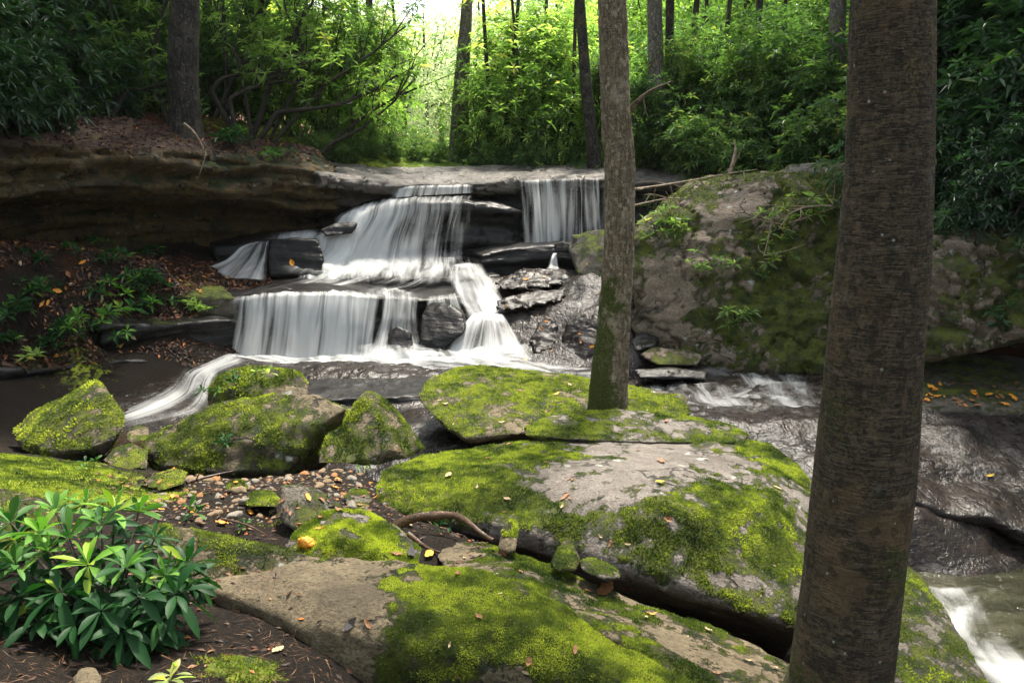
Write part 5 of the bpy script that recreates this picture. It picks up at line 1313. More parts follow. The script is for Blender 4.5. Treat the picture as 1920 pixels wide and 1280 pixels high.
zone("dark shrub hanging over the cliff right of the big ringed trunk", "dark shrubs right of the big trunk", "leaf_dark",
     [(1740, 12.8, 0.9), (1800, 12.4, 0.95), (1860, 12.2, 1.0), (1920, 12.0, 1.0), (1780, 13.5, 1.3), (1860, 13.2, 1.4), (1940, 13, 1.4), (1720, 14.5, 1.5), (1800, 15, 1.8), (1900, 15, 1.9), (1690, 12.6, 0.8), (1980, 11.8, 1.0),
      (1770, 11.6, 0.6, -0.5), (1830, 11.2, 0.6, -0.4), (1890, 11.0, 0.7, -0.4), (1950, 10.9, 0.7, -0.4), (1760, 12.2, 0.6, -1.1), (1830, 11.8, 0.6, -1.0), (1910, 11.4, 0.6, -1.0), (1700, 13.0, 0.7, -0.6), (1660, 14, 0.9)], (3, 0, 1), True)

# trees of the far forest
FT = []
for k in range(5):
    V, F, T, cc = crown_data(500 + k, 2.6, 2.6, 3.4, 4200, 0.26, 0.45, 34)
    V = V + np.array([0, 0, 5.0])
    ts = [tube([(0, 0, -0.4), (0.05, 0, 2.5), (-0.05, 0.05, 5), (0, 0, 7.5)], [0.20, 0.16, 0.12, 0.05], 8, 0.4)]
    for c in cc[:12]:
        ts.append(tube([(0, 0, 2.5 + 2.5 * rng.random()), c * 0.5 + np.array([0, 0, 4.4]), c + np.array([0, 0, 5.0])], [0.07, 0.045, 0.015], 5, 0.5))
    v, f, u = jointubes(ts)
    FT.append((mk_mesh("crown", V, F, False, attrs={"tint": T}), mk_mesh("trunk", v, f, True, uv=u, attrs={"moss": np.full(len(v), 0.2)})))


def far_tree(k, px, Y, sc, mat, label, group, dz=0.0):
    x = px_x(px, Y)
    z = float(ground_z([[x, Y]])[0]) + dz
    o = empty("tree", label, "tree", (x, Y, z), group, rng.random() * 6.28)
    o.scale = (sc, sc, sc)
    obj("crown", inst_mesh(FT[k][0], mat), None, o)
    obj("trunk", inst_mesh(FT[k][1], "bark_dark"), None, o)


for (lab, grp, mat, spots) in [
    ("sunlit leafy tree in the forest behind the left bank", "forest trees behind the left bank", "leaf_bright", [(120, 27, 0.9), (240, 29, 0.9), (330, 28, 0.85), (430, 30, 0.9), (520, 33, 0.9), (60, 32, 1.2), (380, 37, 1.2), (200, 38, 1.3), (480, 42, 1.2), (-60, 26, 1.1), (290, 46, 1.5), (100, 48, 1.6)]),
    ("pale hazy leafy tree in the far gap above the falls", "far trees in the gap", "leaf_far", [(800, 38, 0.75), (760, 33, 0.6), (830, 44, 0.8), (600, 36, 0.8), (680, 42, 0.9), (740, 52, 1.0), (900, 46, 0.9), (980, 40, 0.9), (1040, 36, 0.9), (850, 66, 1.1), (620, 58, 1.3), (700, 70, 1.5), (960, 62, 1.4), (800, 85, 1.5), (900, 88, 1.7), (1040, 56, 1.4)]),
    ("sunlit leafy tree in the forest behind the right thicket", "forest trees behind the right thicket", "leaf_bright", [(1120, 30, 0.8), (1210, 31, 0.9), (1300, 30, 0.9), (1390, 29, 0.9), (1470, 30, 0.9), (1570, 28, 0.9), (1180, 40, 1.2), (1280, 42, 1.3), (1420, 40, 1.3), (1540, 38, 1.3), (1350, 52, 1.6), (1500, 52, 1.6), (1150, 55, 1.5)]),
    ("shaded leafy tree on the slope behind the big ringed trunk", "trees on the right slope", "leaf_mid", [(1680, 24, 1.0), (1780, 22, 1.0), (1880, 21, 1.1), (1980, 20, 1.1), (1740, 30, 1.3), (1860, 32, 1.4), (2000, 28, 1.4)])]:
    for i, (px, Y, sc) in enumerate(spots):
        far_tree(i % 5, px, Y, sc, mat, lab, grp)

for i, (x, y, sc) in enumerate([(-6.2, 20.5, 1.45), (-9.6, 18.8, 1.4), (-12.5, 16.5, 1.4), (-13, 21, 1.5)]):  # extra trees, added so their crowns shade the left bank and cliff
    far_tree(i, 960 + x / y * 1530, y, sc, "leaf_mid", "tall tree added for its shade behind the dark shrubs of the left bank", "added shade trees of the left bank")
for i, (x, y, sc) in enumerate([(11.5, 16.5, 1.3), (14.5, 14.5, 1.4), (13.0, 19.5, 1.5), (9.8, 15.0, 1.2), (10.8, 13.2, 1.3)]):  # extra trees, added to shade the right slope and creek
    far_tree((i + 1) % 5, 960 + x / y * 1530, y, sc, "leaf_mid", "tall tree added for its shade behind the dark shrubs right of the big trunk", "added shade trees of the right slope")
for i, (x, y, sc) in enumerate([(-7.5, -4, 1.2), (-9, 3.5, 1.1), (10.5, -1.5, 1.2), (12.5, 5.5, 1.1), (-0.5, -13, 1.3), (-11.5, 7.5, 1.2), (9, -11, 1.3), (-9, -12, 1.3), (15, 9, 1.2)]):  # unseen trees added to cut ambient light from behind and beside the viewpoint
    o = empty("tree", "leafy forest tree standing around the viewpoint, outside the picture", "tree", (x, y, float(ground_z([[x, y]])[0])), "trees around the viewpoint", i * 1.3)
    o.scale = (sc * 1.15, sc * 1.15, sc)
    obj("crown", inst_mesh(FT[i % 5][0], "leaf_mid"), None, o)
    obj("trunk", inst_mesh(FT[i % 5][1], "bark_dark"), None, o)

# arching bare stems over the left bank (old rhododendrons)
for i, (lab, a) in enumerate([
    ("longest arching bare stem sweeping right above the left of the falls", [(480, 235, 16.8), (520, 210, 17.0), (580, 205, 17.2), (640, 195, 17.4), (700, 170, 17.6), (745, 140, 17.8)]),
    ("dark curved stem rising steeply to the frame top above the left of the falls", [(470, 230, 17), (510, 150, 17.1), (545, 85, 17.2), (565, 40, 17.3), (600, -20, 17.5)]),
    ("dark bowed stem nearest the stout furrowed trunk", [(430, 205, 16.6), (395, 170, 16.5), (420, 145, 16.6), (480, 135, 16.8), (560, 140, 17)]),
    ("low looping stem just right of the stout furrowed trunk", [(440, 215, 16.4), (430, 185, 16.4), (470, 165, 16.5), (530, 150, 16.6), (575, 165, 16.7)]),
    ("thin dark stem forking upward through yellow green leaves", [(500, 240, 17.2), (560, 150, 17.4), (570, 90, 17.5), (535, 20, 17.6), (530, -20, 17.7)]),
    ("low stem creeping right over the bank edge above the falls", [(560, 290, 17.5), (620, 270, 17.8), (680, 240, 18.2), (740, 190, 18.6), (780, 120, 19)]),
    ("horizontal dark stem left of the stout furrowed trunk", [(205, 185, 15.2), (240, 165, 15.3), (290, 172, 15.4), (318, 195, 15.5)]),
    ("slim stem fanning right over the mossy bank edge", [(500, 245, 16.9), (560, 215, 17.2), (610, 160, 17.5), (690, 105, 17.9), (760, 50, 18.3)]),
    ("slim stem crossing behind the low looping stem", [(400, 190, 17.5), (450, 120, 17.6), (520, 95, 17.8), (600, 100, 18)]),
    ("thin stem leaning left over the bowed stem", [(470, 225, 16.9), (450, 120, 17), (415, 60, 17.1), (400, -10, 17.2)]),
    ("knotted stem leaning right toward the stream head", [(590, 280, 17.9), (640, 250, 18.2), (690, 215, 18.5), (720, 195, 18.8), (790, 160, 19.2)]),
    ("thin upright stem left of the stout furrowed trunk", [(310, 195, 16), (285, 130, 16.1), (292, 70, 16.2), (312, 0, 16.3), (320, -30, 16.4)])]):
    p = PS(a)
    p[0] = p[0] - np.array([0, 0, 0.35])
    rr_ = np.linspace(0.06 if i < 4 else 0.042, 0.014, len(p))
    v, f, u = tube(p, rr_, 9, 0.05, 0.03, (9, 3.5), i * 3.0)
    o = empty("bare_stem", lab, "branch", p[0])
    obj("stem", mk_mesh("stem", v - p[0], f, True, uv=u), M["stem"], o)
    tips = [p[-1]]
    q_ = resample(p, 24)
    for j in range(9):
        k = int(9 + rng.random() * 14)
        e = q_[k] + norm(q_[k] - q_[k - 3]) * (0.3 + 0.5 * rng.random()) + rng.normal(size=3) * np.array([0.35, 0.25, 0.15]) + np.array([0, 0, 0.3])
        m_ = (q_[k] + e) / 2 + rng.normal(size=3) * 0.1
        v, f, u = tube([q_[k], m_, e], [0.018, 0.011, 0.005], 6, 0.06, 0.006, (9, 5), j)
        obj("twig", mk_mesh("twig", v - p[0], f, True, uv=u), M["stem"], o)
        tips += [e, m_ + rng.normal(size=3) * 0.1, e + rng.normal(size=3) * 0.15]
    tips = np.array(tips)
    V, F, T = rosettes(tips, np.array([[0, -0.2, 1.0]]) + rng.normal(size=(len(tips), 3)) * 0.4, rng, 8, 0.19, 0.05, (-0.2, 0.7), 0.3, 1)
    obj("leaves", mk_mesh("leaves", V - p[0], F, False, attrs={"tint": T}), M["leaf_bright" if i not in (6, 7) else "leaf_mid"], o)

# ------------------------------------------------------------------ small plants
def plant(name, label, c, rs, nl=8, L=0.12, W=0.035, mat="leaf_near", seg=2, group=None, tint=None, cat="plant", stem=0.004, seed=0):
    """small broad-leaved plant: rs = list of (dx, dy, height) of leaf rosettes"""
    r = np.random.default_rng(seed + 7)
    cen = np.array([[a, b, h] for a, b, h in rs], float)
    ax = norm(np.concatenate([cen[:, :2] * 0.6, cen[:, 2:3] * 0 + 0.3], 1) + r.normal(size=(len(cen), 3)) * 0.05)
    tn = np.clip(np.full(len(cen), 0.5 if tint is None else tint) + r.normal(size=len(cen)) * 0.12, 0, 0.9)
    V, F, T = rosettes(cen, ax, r, nl, L, W, (0.0, 1.0), 0.3, seg, tn)
    o = empty(name, label, cat, c, group)
    obj("leaves", mk_mesh("leaves", V, F, seg > 1, attrs={"tint": T}), M[mat], o)
    ts = [tube([(0, 0, -0.03), (q[0] * 0.5, q[1] * 0.5, q[2] * 0.6), q], [stem * 1.4, stem, stem * 0.7], 5, 0.03) for q in cen]
    v, f, u = jointubes(ts)
    obj("stems", mk_mesh("stems", v, f, True, uv=u), M["stem"], o)
    return o


# the glossy foreground rhododendron
base = P(190, 1205, 3.05)
h_, _n2 = drop(base[0], base[1], 3.0)
base[2] = h_[2] if h_ is not None else base[2]
r = np.random.default_rng(21)
tops = [(75, 1000, 3.2, .78), (215, 960, 3.45, .85), (90, 1035, 3.1, .72), (165, 1060, 3.05, .8), (310, 1080, 3.1, .62), (105, 960, 3.5, .6), (160, 945, 3.6, .62), (260, 960, 3.5, .55), (30, 1060, 3.0, .5), (290, 1010, 3.35, .35),
        (20, 980, 3.4, .5), (235, 1065, 3.05, .5), (350, 1060, 3.2, .3), (190, 985, 3.3, .5), (130, 1010, 3.2, .5)]
low = [(px, py, Y, .14 + .12 * r.random()) for px, py, Y in [(40, 1120, 2.95), (110, 1110, 2.95), (190, 1145, 2.85), (260, 1120, 2.95), (330, 1115, 3.0), (70, 1165, 2.9), (140, 1170, 2.88), (230, 1180, 2.85), (300, 1160, 2.95), (10, 1170, 2.9), (180, 1100, 3.0), (-30, 1090, 2.95), (-40, 1150, 2.9), (270, 1190, 2.9), (100, 1070, 3.1), (250, 1040, 3.25), (340, 1090, 3.15), (60, 1090, 3.1), (210, 1110, 3.1), (150, 1130, 3.05), (290, 1070, 3.25), (190, 1040, 3.35), (120, 1130, 3.2), (30, 1010, 3.5), (240, 1000, 3.55), (300, 1130, 3.1), (20, 1120, 3.2), (360, 1085, 3.2), (180, 1210, 2.9), (255, 1215, 2.9)]]
allr = tops + low
cen = np.array(PS([q[:3] for q in allr]))
ax = norm(np.stack([(cen[:, 0] - base[0]) * 0.7, (cen[:, 1] - base[1]) * 0.5 - 0.12, np.full(len(cen), 0.42)], 1))
tn = np.array([q[3] for q in allr])
V1, F1, T1 = rosettes(cen[:len(tops)], ax[:len(tops)], r, 14, 0.135, 0.031, (-0.1, 1.15), 0.26, 2, tn[:len(tops)])
V2, F2, T2 = rosettes(cen[len(tops):], ax[len(tops):], r, 13, 0.14, 0.038, (-0.35, 0.75), 0.35, 2, tn[len(tops):])
shrub = empty("rhododendron_shrub", "glossy green rhododendron with pale young leaf tips in the near left corner", "shrub", base)
obj("foliage", mk_mesh("foliage", np.concatenate([V1, V2]) - base, np.concatenate([F1, F2 + len(V1)]), True, attrs={"tint": np.concatenate([T1, T2])}), M["leaf_near"], shrub)
v, f, u = jointubes([tube([base + np.array([*(r.normal(size=2) * 0.06), -0.05]), base * 0.5 + c * 0.5 + np.array([0, 0.03, -0.03]), c], [0.011, 0.008, 0.004], 6, 0.05) for c in cen])
obj("stems", mk_mesh("stems", v - base, f, True, uv=u), M["stem"], shrub)

SMALL = [
    ("leafy green seedling in the middle of the leaf covered bank", 175, 640, 11.3, 0.16, 10, 0.75, 0.5),
    ("seedling cluster just below the top of the leaf covered bank", 215, 560, 12.0, 0.13, 5, 0.45, 0.5),
    ("dark leafy plant beside the mossy flat ledge", 270, 545, 12.6, 0.14, 9, 0.5, 0.4),
    ("small plant at the upper right of the leaf covered bank", 275, 485, 13.0, 0.13, 3, 0.3, 0.45),
    ("single rosette at the crest of the leaf covered bank, left of centre", 140, 480, 12.6, 0.12, 2, 0.22, 0.45),
    ("rosette plant high on the bank near the left edge", 80, 500, 11.8, 0.13, 3, 0.25, 0.35),
    ("plant half way up the right side of the leaf covered bank", 215, 500, 12.6, 0.13, 4, 0.3, 0.45),
    ("low plant at the lower left of the leaf covered bank", 15, 655, 10.6, 0.13, 4, 0.3, 0.4),
    ("low dark plant at the foot of the leaf covered bank", 95, 665, 10.9, 0.12, 6, 0.35, 0.4),
    ("bright low plant at the bottom of the leaf covered bank", 72, 685, 10.6, 0.11, 2, 0.2, 0.6),
    ("plant spreading below the leafy seedling on the bank", 125, 630, 11.2, 0.13, 5, 0.35, 0.4),
    ("green clump hanging from the mossy flat ledge", 365, 590, 12.8, 0.13, 7, 0.4, 0.7),
    ("fern clump hanging over the cliff edge under the low arching stems", 432, 275, 15, 0.17, 6, 0.4, 0.35),
    ("mossy fern patch at the right end of the leafy cliff top", 520, 305, 15.5, 0.13, 6, 0.35, 0.5),
    ("leafy sprig at the foot of the stout furrowed trunk", 395, 185, 15, 0.2, 7, 0.4, 0.4),
    ("green fern on the bank half way between the ledge and the left edge", 60, 560, 11, 0.15, 6, 0.35, 0.5),
    ("seedling on the bank above the black undercut ledge", 285, 590, 12.4, 0.14, 6, 0.35, 0.5),
    ("broad leaved seedling near the left edge of the bank", 20, 600, 11, 0.15, 5, 0.35, 0.45),
    ("small seedling at the upper edge of the bank under the cliff", 190, 470, 13.0, 0.10, 2, 0.2, 0.4)]
for i, (lab, px, py, Y, L, n, rad, tn_) in enumerate(SMALL):
    c, _nn = hit(px, py)
    if c is None: c = P(px, py, Y)
    L *= 1.25
    r = np.random.default_rng(900 + i)
    rs = [(*(r.normal(size=2) * rad * 0.4), 0.08 + r.random() * rad * 0.55) for _ in range(int(n * 1.8) + 1)]
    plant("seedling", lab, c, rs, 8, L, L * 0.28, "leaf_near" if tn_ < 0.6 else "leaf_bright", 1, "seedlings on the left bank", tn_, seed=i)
NEARP = [
    ("small green seedling on the mossy ground left of the gravel", 172, 885, 0.06, 3, 0.07, 0.6), ("pale seedling growing on the large boulder by the gravel", 424, 838, 0.085, 3, 0.09, 0.55),
    ("two leaved green seedling beside the glossy shrub", 365, 975, 0.10, 2, 0.07, 0.6), ("young bright rosette at the bottom edge below the glossy shrub", 305, 1345, 0.09, 2, 0.1, 0.75),
    ("small plant in the crevice by the gnarled root", 838, 1005, 0.06, 2, 0.05, 0.4), ("low leafy plant at the foot of the pyramid shaped boulder", 685, 890, 0.05, 6, 0.1, 0.55), ("tiny plant beside the mossy boulder with the orange leaf", 465, 995, 0.05, 4, 0.06, 0.5),
    ("fern like sprig on top of the mossy block, left", 445, 722, 0.10, 2, 0.10, 0.5), ("fern like sprig on top of the mossy block, right", 482, 715, 0.10, 2, 0.10, 0.8), ("dark leafy sprig on the side of the mossy block", 400, 745, 0.08, 4, 0.12, 0.4)]
for i, (lab, px, py, L, n, rad, tn_) in enumerate(NEARP):
    c, _nn = hit(px, py)
    if c is None: continue
    r = np.random.default_rng(950 + i)
    rs = [(*(r.normal(size=2) * rad * 0.5), 0.03 + r.random() * rad) for _ in range(n)]
    plant("seedling", lab, c, rs, 6, L, L * 0.3, "leaf_near" if tn_ < 0.7 else "leaf_bright", 2, None, tn_, stem=0.0022, seed=50 + i)
WALLP = [("pale green plant clinging to the face of the huge boulder, highest", 1258, 410, 0.3, 6), ("hanging leafy plant on the upper left of the huge boulder", 1240, 428, 0.35, 8), ("yellowish rosette on the middle of the huge boulder", 1400, 502, 0.22, 1), ("small fern clump low on the face of the huge boulder", 1380, 588, 0.2, 6),
         ("leafy plant under the twig tangle on the huge boulder", 1450, 430, 0.35, 7), ("pale rosette left of the yellowish rosette on the huge boulder", 1335, 488, 0.25, 4), ("leafy plant along the top edge of the huge boulder", 1500, 395, 0.35, 7), ("sprig of leaves at the top left edge of the huge boulder", 1235, 372, 0.35, 6),
         ("small pale sprig on the middle face of the huge boulder", 1445, 485, 0.15, 2), ("leafy trail hanging on the right cliff, right of the big trunk", 1790, 430, 0.45, 10), ("leafy trail hanging on the right cliff at the frame edge", 1905, 520, 0.4, 8), ("hanging leaf cluster on the right cliff, lowest", 1880, 590, 0.35, 6)]
for i, (lab, px, py, rad, n) in enumerate(WALLP):
    c, nn = hit(px, py)
    if c is None: continue
    n = int(n * 1.6) + 1
    r = np.random.default_rng(980 + i)
    rs = [(r.normal() * rad * 0.6, -0.05 - r.random() * 0.12, r.normal() * rad * 0.45) for _ in range(n)]
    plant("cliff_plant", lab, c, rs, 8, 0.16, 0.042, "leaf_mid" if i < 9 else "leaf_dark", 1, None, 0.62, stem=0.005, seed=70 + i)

# ------------------------------------------------------------------ twigs and roots
def bare_branch(name, label, pxs, r0, sub, mat="twig", cat="branch", seed=0, tw=0.3):
    r = np.random.default_rng(seed)
    p = PS(pxs)
    o = empty(name, label, cat, p[0])
    v, f, u = tube(p, np.linspace(r0, r0 * 0.35, len(p)), 7, 0.05, r0 * 0.2, (6, 8), seed)
    obj("limb", mk_mesh("limb", v - p[0], f, True, uv=u), M[mat], o)
    for k in range(sub):
        t = r.random() * (len(p) - 1.2) + 0.2
        q = p[int(t)] * (1 - t % 1) + p[int(t) + 1] * (t % 1)
        e = q + r.normal(size=3) * tw * np.array([1, 0.4, 0.7])
        m = (q + e) / 2 + r.normal(size=3) * tw * 0.15
        v, f, u = tube([q, m, e], [r0 * 0.45, r0 * 0.3, r0 * 0.14], 5, 0.05)
        obj("twig", mk_mesh("twig", v - p[0], f, True, uv=u), M[mat], o)
    return o


bare_branch("dead_branch", "pale bare branch trailing across the top left edge of the huge boulder", [(1190, 355, 13.0), (1240, 348, 13.2), (1300, 338, 13.5), (1370, 325, 13.8), (1420, 318, 14)], 0.022, 9, seed=1, tw=0.5)
bare_branch("dead_branch", "upright orange brown dead stub above the huge boulder", [(1368, 325, 14.2), (1376, 300, 14.3), (1380, 275, 14.4), (1374, 262, 14.4)], 0.04, 3, seed=2, tw=0.5)
bare_branch("dead_branch", "tangle of pale dry twigs hanging on the upper face of the huge boulder", [(1585, 392, 12.5), (1550, 385, 12.45), (1510, 388, 12.45), (1480, 400, 12.45), (1460, 430, 12.3)], 0.02, 14, seed=3, tw=0.42)
bare_branch("dead_branch", "thin dangling twig hanging below the dry tangle on the huge boulder", [(1450, 390, 12.6), (1446, 420, 12.45), (1440, 450, 12.35), (1432, 480, 12.25)], 0.02, 3, seed=4, tw=0.25)
bare_branch("dead_branch", "thin bare branch lying over the dark recess right of the slim trunk", [(1190, 385, 13.8), (1250, 372, 13.8), (1310, 372, 13.6), (1360, 362, 13.4)], 0.018, 8, seed=5, tw=0.45)
bare_branch("dead_branch", "broken grey log lying under the smooth grey trunk", [(1500, 168, 16.8), (1530, 155, 16.8), (1572, 143, 16.8)], 0.06, 2, seed=6)
o = bare_branch("root", "gnarled brown root arching over the gap before the biggest boulder", [(742, 985, 4.75), (765, 972, 4.75), (800, 966, 4.75), (845, 964, 4.75), (868, 968, 4.7), (885, 985, 4.62), (905, 1003, 4.55), (925, 1012, 4.5)], 0.034, 0, "root", "root", 7)
bare_branch("root", "low dark root in the crevice below the gnarled root", [(765, 1000, 4.55), (785, 1015, 4.5), (800, 1030, 4.45), (825, 1035, 4.4)], 0.018, 0, "root", "root", 8)
bare_branch("root", "thin pale root hanging from the overhanging cliff", [(345, 232, 13.95), (362, 245, 13.9), (375, 265, 13.85), (388, 292, 13.8)], 0.025, 2, "twig", "root", 9)
bare_branch("fallen_stick", "crooked reddish stick lying in the gravel behind the ridge", [(415, 972, 4.55), (455, 980, 4.5), (480, 990, 4.45), (500, 1005, 4.35), (520, 1012, 4.3)], 0.008, 2, "root", "stick", 10, 0.08)
bare_branch("fallen_stick", "long brown stick lying along the top of the gravel patch", [(350, 905, 5.35), (390, 893, 5.5), (440, 882, 5.6)], 0.014, 2, "root", "stick", 11, 0.1)
bare_branch("fallen_stick", "short reddish stick on the soil right of the glossy shrub", [(303, 1228, 2.74), (330, 1240, 2.7), (352, 1252, 2.66)], 0.004, 0, "root", "stick", 12)

# ------------------------------------------------------------------ stones in the gravel patch
def pebble_mesh(seed, flat=0.6):
    r = np.random.default_rng(seed)
    pts = norm(r.normal(size=(16, 3))) * np.array([1, 0.75, flat])
    v, f = hull_mesh([pts])
    v, f = remesh(v, f, 0.16, 3)
    return mk_mesh("stone", v + norm(v) * fbm(v, 1.4, 3, seed)[:, None] * 0.1, f, True)


PEB = [pebble_mesh(40 + k, 0.45 + 0.1 * (k % 3)) for k in range(6)]
r = np.random.default_rng(77)
cnt = 0
tries = 0
placed = []
while cnt < 210 and tries < 4000:
    tries += 1
    px, py = 290 + r.random() * 415, 882 + r.random() ** 1.3 * 100
    c, nn = hit(px, py)
    if c is None or nn[2] < 0.6 or abs(c[2] - ground_z([[c[0], c[1]]])[0]) > 0.05: continue
    s = 0.014 + 0.06 * r.random() ** 2.0
    if any((c[0] - q[0]) ** 2 + (c[1] - q[1]) ** 2 < (0.7 * (s + q[2])) ** 2 for q in placed): continue
    placed.append((c[0], c[1], s))
    k = r.random()
    mt_, lab = ("stone_orange", "small orange pebble in the gravel patch") if k < 0.22 else (("stone_tan", "small tan pebble in the gravel patch") if k < 0.62 else ("stone_grey", "small grey pebble in the gravel patch"))
    o = obj("pebble", inst_mesh(PEB[cnt % 6], mt_), None, None, c - np.array([0, 0, s * 0.08]))
    o.scale = (s, s, s)
    o.rotation_euler = (r.normal() * 0.2, r.normal() * 0.2, r.random() * 6.28)
    tag(o, lab, "pebble", lab.replace("small ", "").replace("pebble", "pebbles"))
    cnt += 1

# ------------------------------------------------------------------ fallen leaves
def leaf_mesh(seed, curl=0.25, n=9, wid=0.3, fold=0.1):
    r = np.random.default_rng(seed)
    t = np.linspace(0, 1, n)
    w = wid * np.sin(math.pi * np.clip(t, 0.02, 0.98)) ** 0.75 * (1 + 0.12 * r.normal(size=n))
    z = curl * (t - 0.5) ** 2 * 4 * 0.3 + 0.04 * r.normal(size=n)
    z -= z.min()
    x = t - 0.5
    rows = np.stack([np.stack([x, w / 2, z + fold * w], 1), np.stack([x, 0 * x, z], 1), np.stack([x, -w / 2, z + fold * w], 1)], 1).reshape(-1, 3)
    f = []
    for i in range(n - 1):
        for j in (0, 1):
            f.append([i * 3 + j, i * 3 + j + 1, i * 3 + j + 4, i * 3 + j + 3])
    return mk_mesh("leaf", rows, np.array(f), True)


LM = [leaf_mesh(60 + k, 0.2 + 0.25 * (k % 3), 9, 0.28 + 0.08 * (k % 4), 0.1 + 0.25 * (k % 2)) for k in range(8)]


def put_leaf(px, py, size, mat, label, group=None, k=None, rz=None, r=rng):
    c, nn = hit(px, py)
    if c is None: return None
    q = Vector(nn).to_track_quat("Z", "Y").to_matrix() @ Matrix.Rotation(rng.random() * 6.28 if rz is None else rz, 3, "Z")
    o = obj("fallen_leaf", inst_mesh(LM[int(rng.integers(8)) if k is None else k], mat), None, None, c + nn * 0.004)
    o.rotation_euler = q.to_euler()
    o.scale = (size, size, size)
    return tag(o, label, "leaf", group)


put_leaf(803, 1042, 0.085, "yellow_leaf", "yellow leaf lying between the rounded mossy boulder and the long slab", k=3, rz=0.2)
put_leaf(770, 1040, 0.11, "black_leaf", "dark curled leaf next to the yellow leaf by the long slab", k=2, rz=0.1)
put_leaf(1133, 1108, 0.26, "brown_leaf", "long brown curled leaf lying on the sloping slab", k=0, rz=-0.75)
put_leaf(1180, 1098, 0.11, "brown_leaf", "short brown leaf standing beside the long curled leaf", k=1, rz=0.6)
put_leaf(1220, 1152, 0.075, "orange_leaf", "orange leaf on the sloping slab below the curled brown leaf", k=4)
put_leaf(1210, 1160, 0.06, "tan_leaf", "pale leaf touching the orange leaf on the sloping slab", k=5)
put_leaf(655, 1173, 0.085, "black_leaf", "crumpled black leaf on the nearest boulder", k=2)
put_leaf(690, 1172, 0.06, "brown_leaf", "small brown leaf right of the crumpled black leaf", k=5)
put_leaf(520, 1220, 0.085, "tan_leaf", "pale tan leaf on the dark soil below the nearest boulder", k=6)
put_leaf(1237, 906, 0.07, "yellow_leaf", "small yellow leaf on the bare top of the biggest grey boulder", k=3)
put_leaf(1060, 932, 0.12, "brown_leaf", "reddish brown leaf on the left of the bare boulder top", k=0)
put_leaf(1240, 865, 0.16, "brown_leaf", "long brown leaf near the lichen slab on the biggest boulder", k=0)
put_leaf(548, 494, 0.16, "orange_leaf", "orange leaf stuck on the black wet block in the upper tier", k=7)
put_leaf(1745, 728, 0.14, "orange_leaf", "large orange leaf at the mouth of the right hand cave", k=7)
put_leaf(1856, 892, 0.1, "yellow_leaf", "yellow leaf on the black wet slab at the right", k=5)
put_leaf(415, 985, 0.09, "orange_leaf", "bright orange leaf behind the long low stone ridge", k=7)
put_leaf(1043, 740, 0.1, "yellow_leaf", "yellow leaf on the broad bright mossy boulder", k=5)

# crumpled orange leaf: a puffed lump on the rounded boulder
c, nn = hit(578, 1024)
v, f = hull_mesh([norm(np.random.default_rng(5).normal(size=(14, 3))) * np.array([1, 0.6, 0.75])])
v, f = remesh(v, f, 0.1, 1)
v = v + norm(v) * (np.abs(fbm(v, 2.4, 3, 2.0)) * 0.5)[:, None]
o = obj("fallen_leaf", mk_mesh("fallen_leaf", v * 0.058, f, True), M["orange_leaf"], None, c + np.array([0, 0, 0.03]))
tag(o, "big crumpled orange leaf resting on the rounded mossy boulder", "leaf")

for (n, box, lab, grp, mats, sz) in [
    (46, (1730, 720, 1920, 765), "small fallen leaf on the shelf under the right hand cave", "leaves on the cave shelf", ("orange_leaf", "brown_leaf", "brown_leaf"), 0.09),
    (26, (720, 830, 1500, 1060), "small brown fallen leaf on the biggest grey boulder", "leaves on the biggest boulder", ("brown_leaf", "tan_leaf", "brown_leaf"), 0.055),
    (34, (300, 885, 700, 1000), "small orange or brown leaf among the gravel", "leaves among the gravel", ("orange_leaf", "brown_leaf", "brown_leaf"), 0.055),
    (22, (830, 1040, 1480, 1280), "small fallen leaf on the sloping slab", "leaves on the sloping slab", ("brown_leaf", "tan_leaf"), 0.04),
    (24, (310, 515, 440, 550), "small orange leaf on the mossy flat ledge by the lower curtain", "leaves on the mossy ledge", ("orange_leaf", "brown_leaf"), 0.09),
    (26, (940, 495, 1130, 690), "small orange leaf on the wet bedrock slope right of the falls", "leaves on the wet slope", ("orange_leaf", "brown_leaf"), 0.09),
    (30, (0, 490, 300, 680), "reddish orange leaf on the leaf covered left bank", "bright leaves on the left bank", ("orange_leaf", "brown_leaf", "tan_leaf"), 0.11),
    (16, (790, 690, 1290, 800), "tiny leaf on the broad bright mossy boulder", "leaves on the bright mossy boulder", ("brown_leaf", "tan_leaf"), 0.06)]:
    for k in range(n):
        put_leaf(box[0] + rng.random() * (box[2] - box[0]), box[1] + rng.random() * (box[3] - box[1]), sz * (0.6 + 0.8 * rng.random()), mats[k % len(mats)], lab, grp)

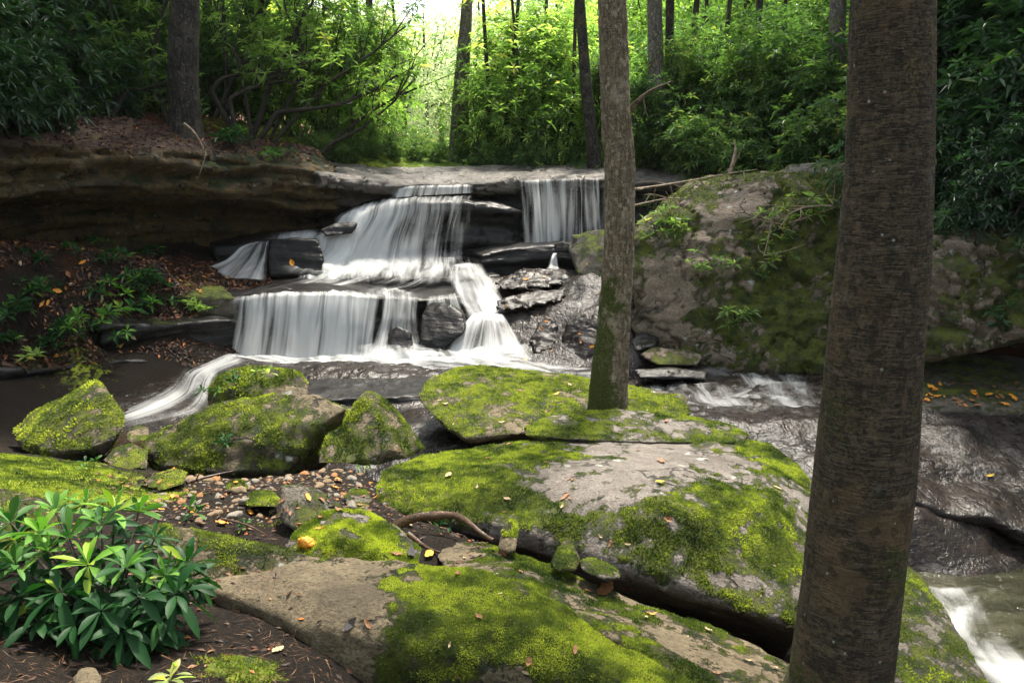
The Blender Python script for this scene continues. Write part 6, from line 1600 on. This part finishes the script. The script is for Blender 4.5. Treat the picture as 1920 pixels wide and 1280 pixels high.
# ------------------------------------------------------------------ leaf litter and needles (beyond counting)
def litter(name, boxes, size, mat, wl, seed, lean=0.5):
    r = np.random.default_rng(seed)
    P0, N0 = [], []
    for (x0, x1, y0, y1, n) in boxes:
        for _ in range(n):
            c, nn = drop(x0 + r.random() * (x1 - x0), y0 + r.random() * (y1 - y0), 3.25 if name == "leaf_litter" else 5.2)
            if c is None or nn[2] < 0.35: continue
            if c[1] < 9 and fbm(c[None] * np.array([1, 1, 0]), 1.3, 2, 4)[0] < -0.25: continue
            # only on earth, not on bare boulders
            if c[2] < 4.0 and abs(c[2] - ground_z([c[:2]])[0]) > 0.16: continue
            if name == "leaf_litter" and c[2] < 1.12 and c[0] > -9: continue
            P0.append(c + nn * 0.005); N0.append(nn)
    P0, N0 = np.array(P0), np.array(N0)
    n = len(P0)
    d = norm(np.cross(N0, r.normal(size=(n, 3))) + r.normal(size=(n, 3)) * 0.25 * lean)
    L = size * (0.5 + r.random(n))
    V, F, T = leaves(P0, d, L, L * wl, -0.05, 1, r, up=(0, 0, 1), tint=r.random(n))
    o = obj(name, mk_mesh(name, V, F, False, attrs={"tint": T}), M[mat])
    o["kind"] = "stuff"
    return o


litter("leaf_litter", [(-10.5, -4.2, 9.6, 15.6, 36000)], 0.075, "litter", 0.45, 5)
litter("bank_top_litter", [(-10.5, -3.5, 12.0, 17.0, 14000)], 0.07, "litter", 0.4, 15)
litter("ground_litter", [(-3.2, 0.8, 3.6, 6.2, 3500), (-2.2, 0.2, 2.3, 3.7, 420)], 0.032, "litter", 0.45, 6)
litter("pine_needles", [(-2.2, 0.1, 2.2, 3.9, 3200)], 0.05, "needles", 0.035, 8)

# ------------------------------------------------------------------ light
SUN_EL, SUN_AZ = R(64), R(20)     # azimuth clockwise from +Y
w = bpy.data.worlds.new("World")
SC.world = w
w.use_nodes = True
nt = w.node_tree
bg = nt.nodes["Background"]
sky = nt.nodes.new("ShaderNodeTexSky")
sky.sky_type = "NISHITA"
sky.sun_disc = False
sky.sun_elevation = SUN_EL
sky.sun_rotation = SUN_AZ
sky.air_density = 1.2
sky.dust_density = 3.0
hs = nt.nodes.new("ShaderNodeHueSaturation")
hs.inputs["Saturation"].default_value = 0.45
nt.links.new(sky.outputs[0], hs.inputs["Color"])
nt.links.new(hs.outputs[0], bg.inputs[0])
bg.inputs[1].default_value = 0.15
ld = bpy.data.lights.new("sun", "SUN")
ld.energy = 3.5
ld.angle = R(6)
ld.color = (1.0, 0.93, 0.80)
sun = bpy.data.objects.new("sun", ld)
COL.objects.link(sun)
s = Vector((math.sin(SUN_AZ) * math.cos(SUN_EL), math.cos(SUN_AZ) * math.cos(SUN_EL), math.sin(SUN_EL)))
sun.rotation_euler = s.to_track_quat("Z", "Y").to_euler()
sun.location = (0, 20, 40)

# the damp air of the gorge: one even haze over the whole scene, sky outside
hb = bpy.data.materials.new("damp_air")
hb.use_nodes = True
hb.node_tree.nodes.clear()
ho = hb.node_tree.nodes.new("ShaderNodeOutputMaterial")
hv = hb.node_tree.nodes.new("ShaderNodeVolumePrincipled")
hv.inputs["Color"].default_value = (0.93, 0.96, 0.93, 1)
hv.inputs["Density"].default_value = 0.00018
hb.node_tree.links.new(hv.outputs[0], ho.inputs["Volume"])
x0, x1, y0, y1, z0, z1 = -115, 115, -25, 175, -3.0, 48
hm = mk_mesh("haze", np.array([[x, y, z] for z in (z0, z1) for y in (y0, y1) for x in (x0, x1)]), np.array([[0, 2, 3, 1], [4, 5, 7, 6], [0, 1, 5, 4], [2, 6, 7, 3], [0, 4, 6, 2], [1, 3, 7, 5]]), False)
hz = obj("haze", hm, hb)
hz["kind"] = "stuff"
SC.cycles.volume_bounces = 0

SC.view_settings.view_transform = "Standard"
SC.view_settings.look = "None"
SC.view_settings.gamma = 1.0
SC.view_settings.exposure = 1.55
SC.render.engine = "CYCLES"
SC.cycles.use_denoising = True
SC.cycles.max_bounces = 8
SC.cycles.diffuse_bounces = 3
SC.cycles.glossy_bounces = 2
SC.cycles.transmission_bounces = 4
SC.cycles.transparent_max_bounces = 12
SC.cycles.sample_clamp_indirect = 4.0
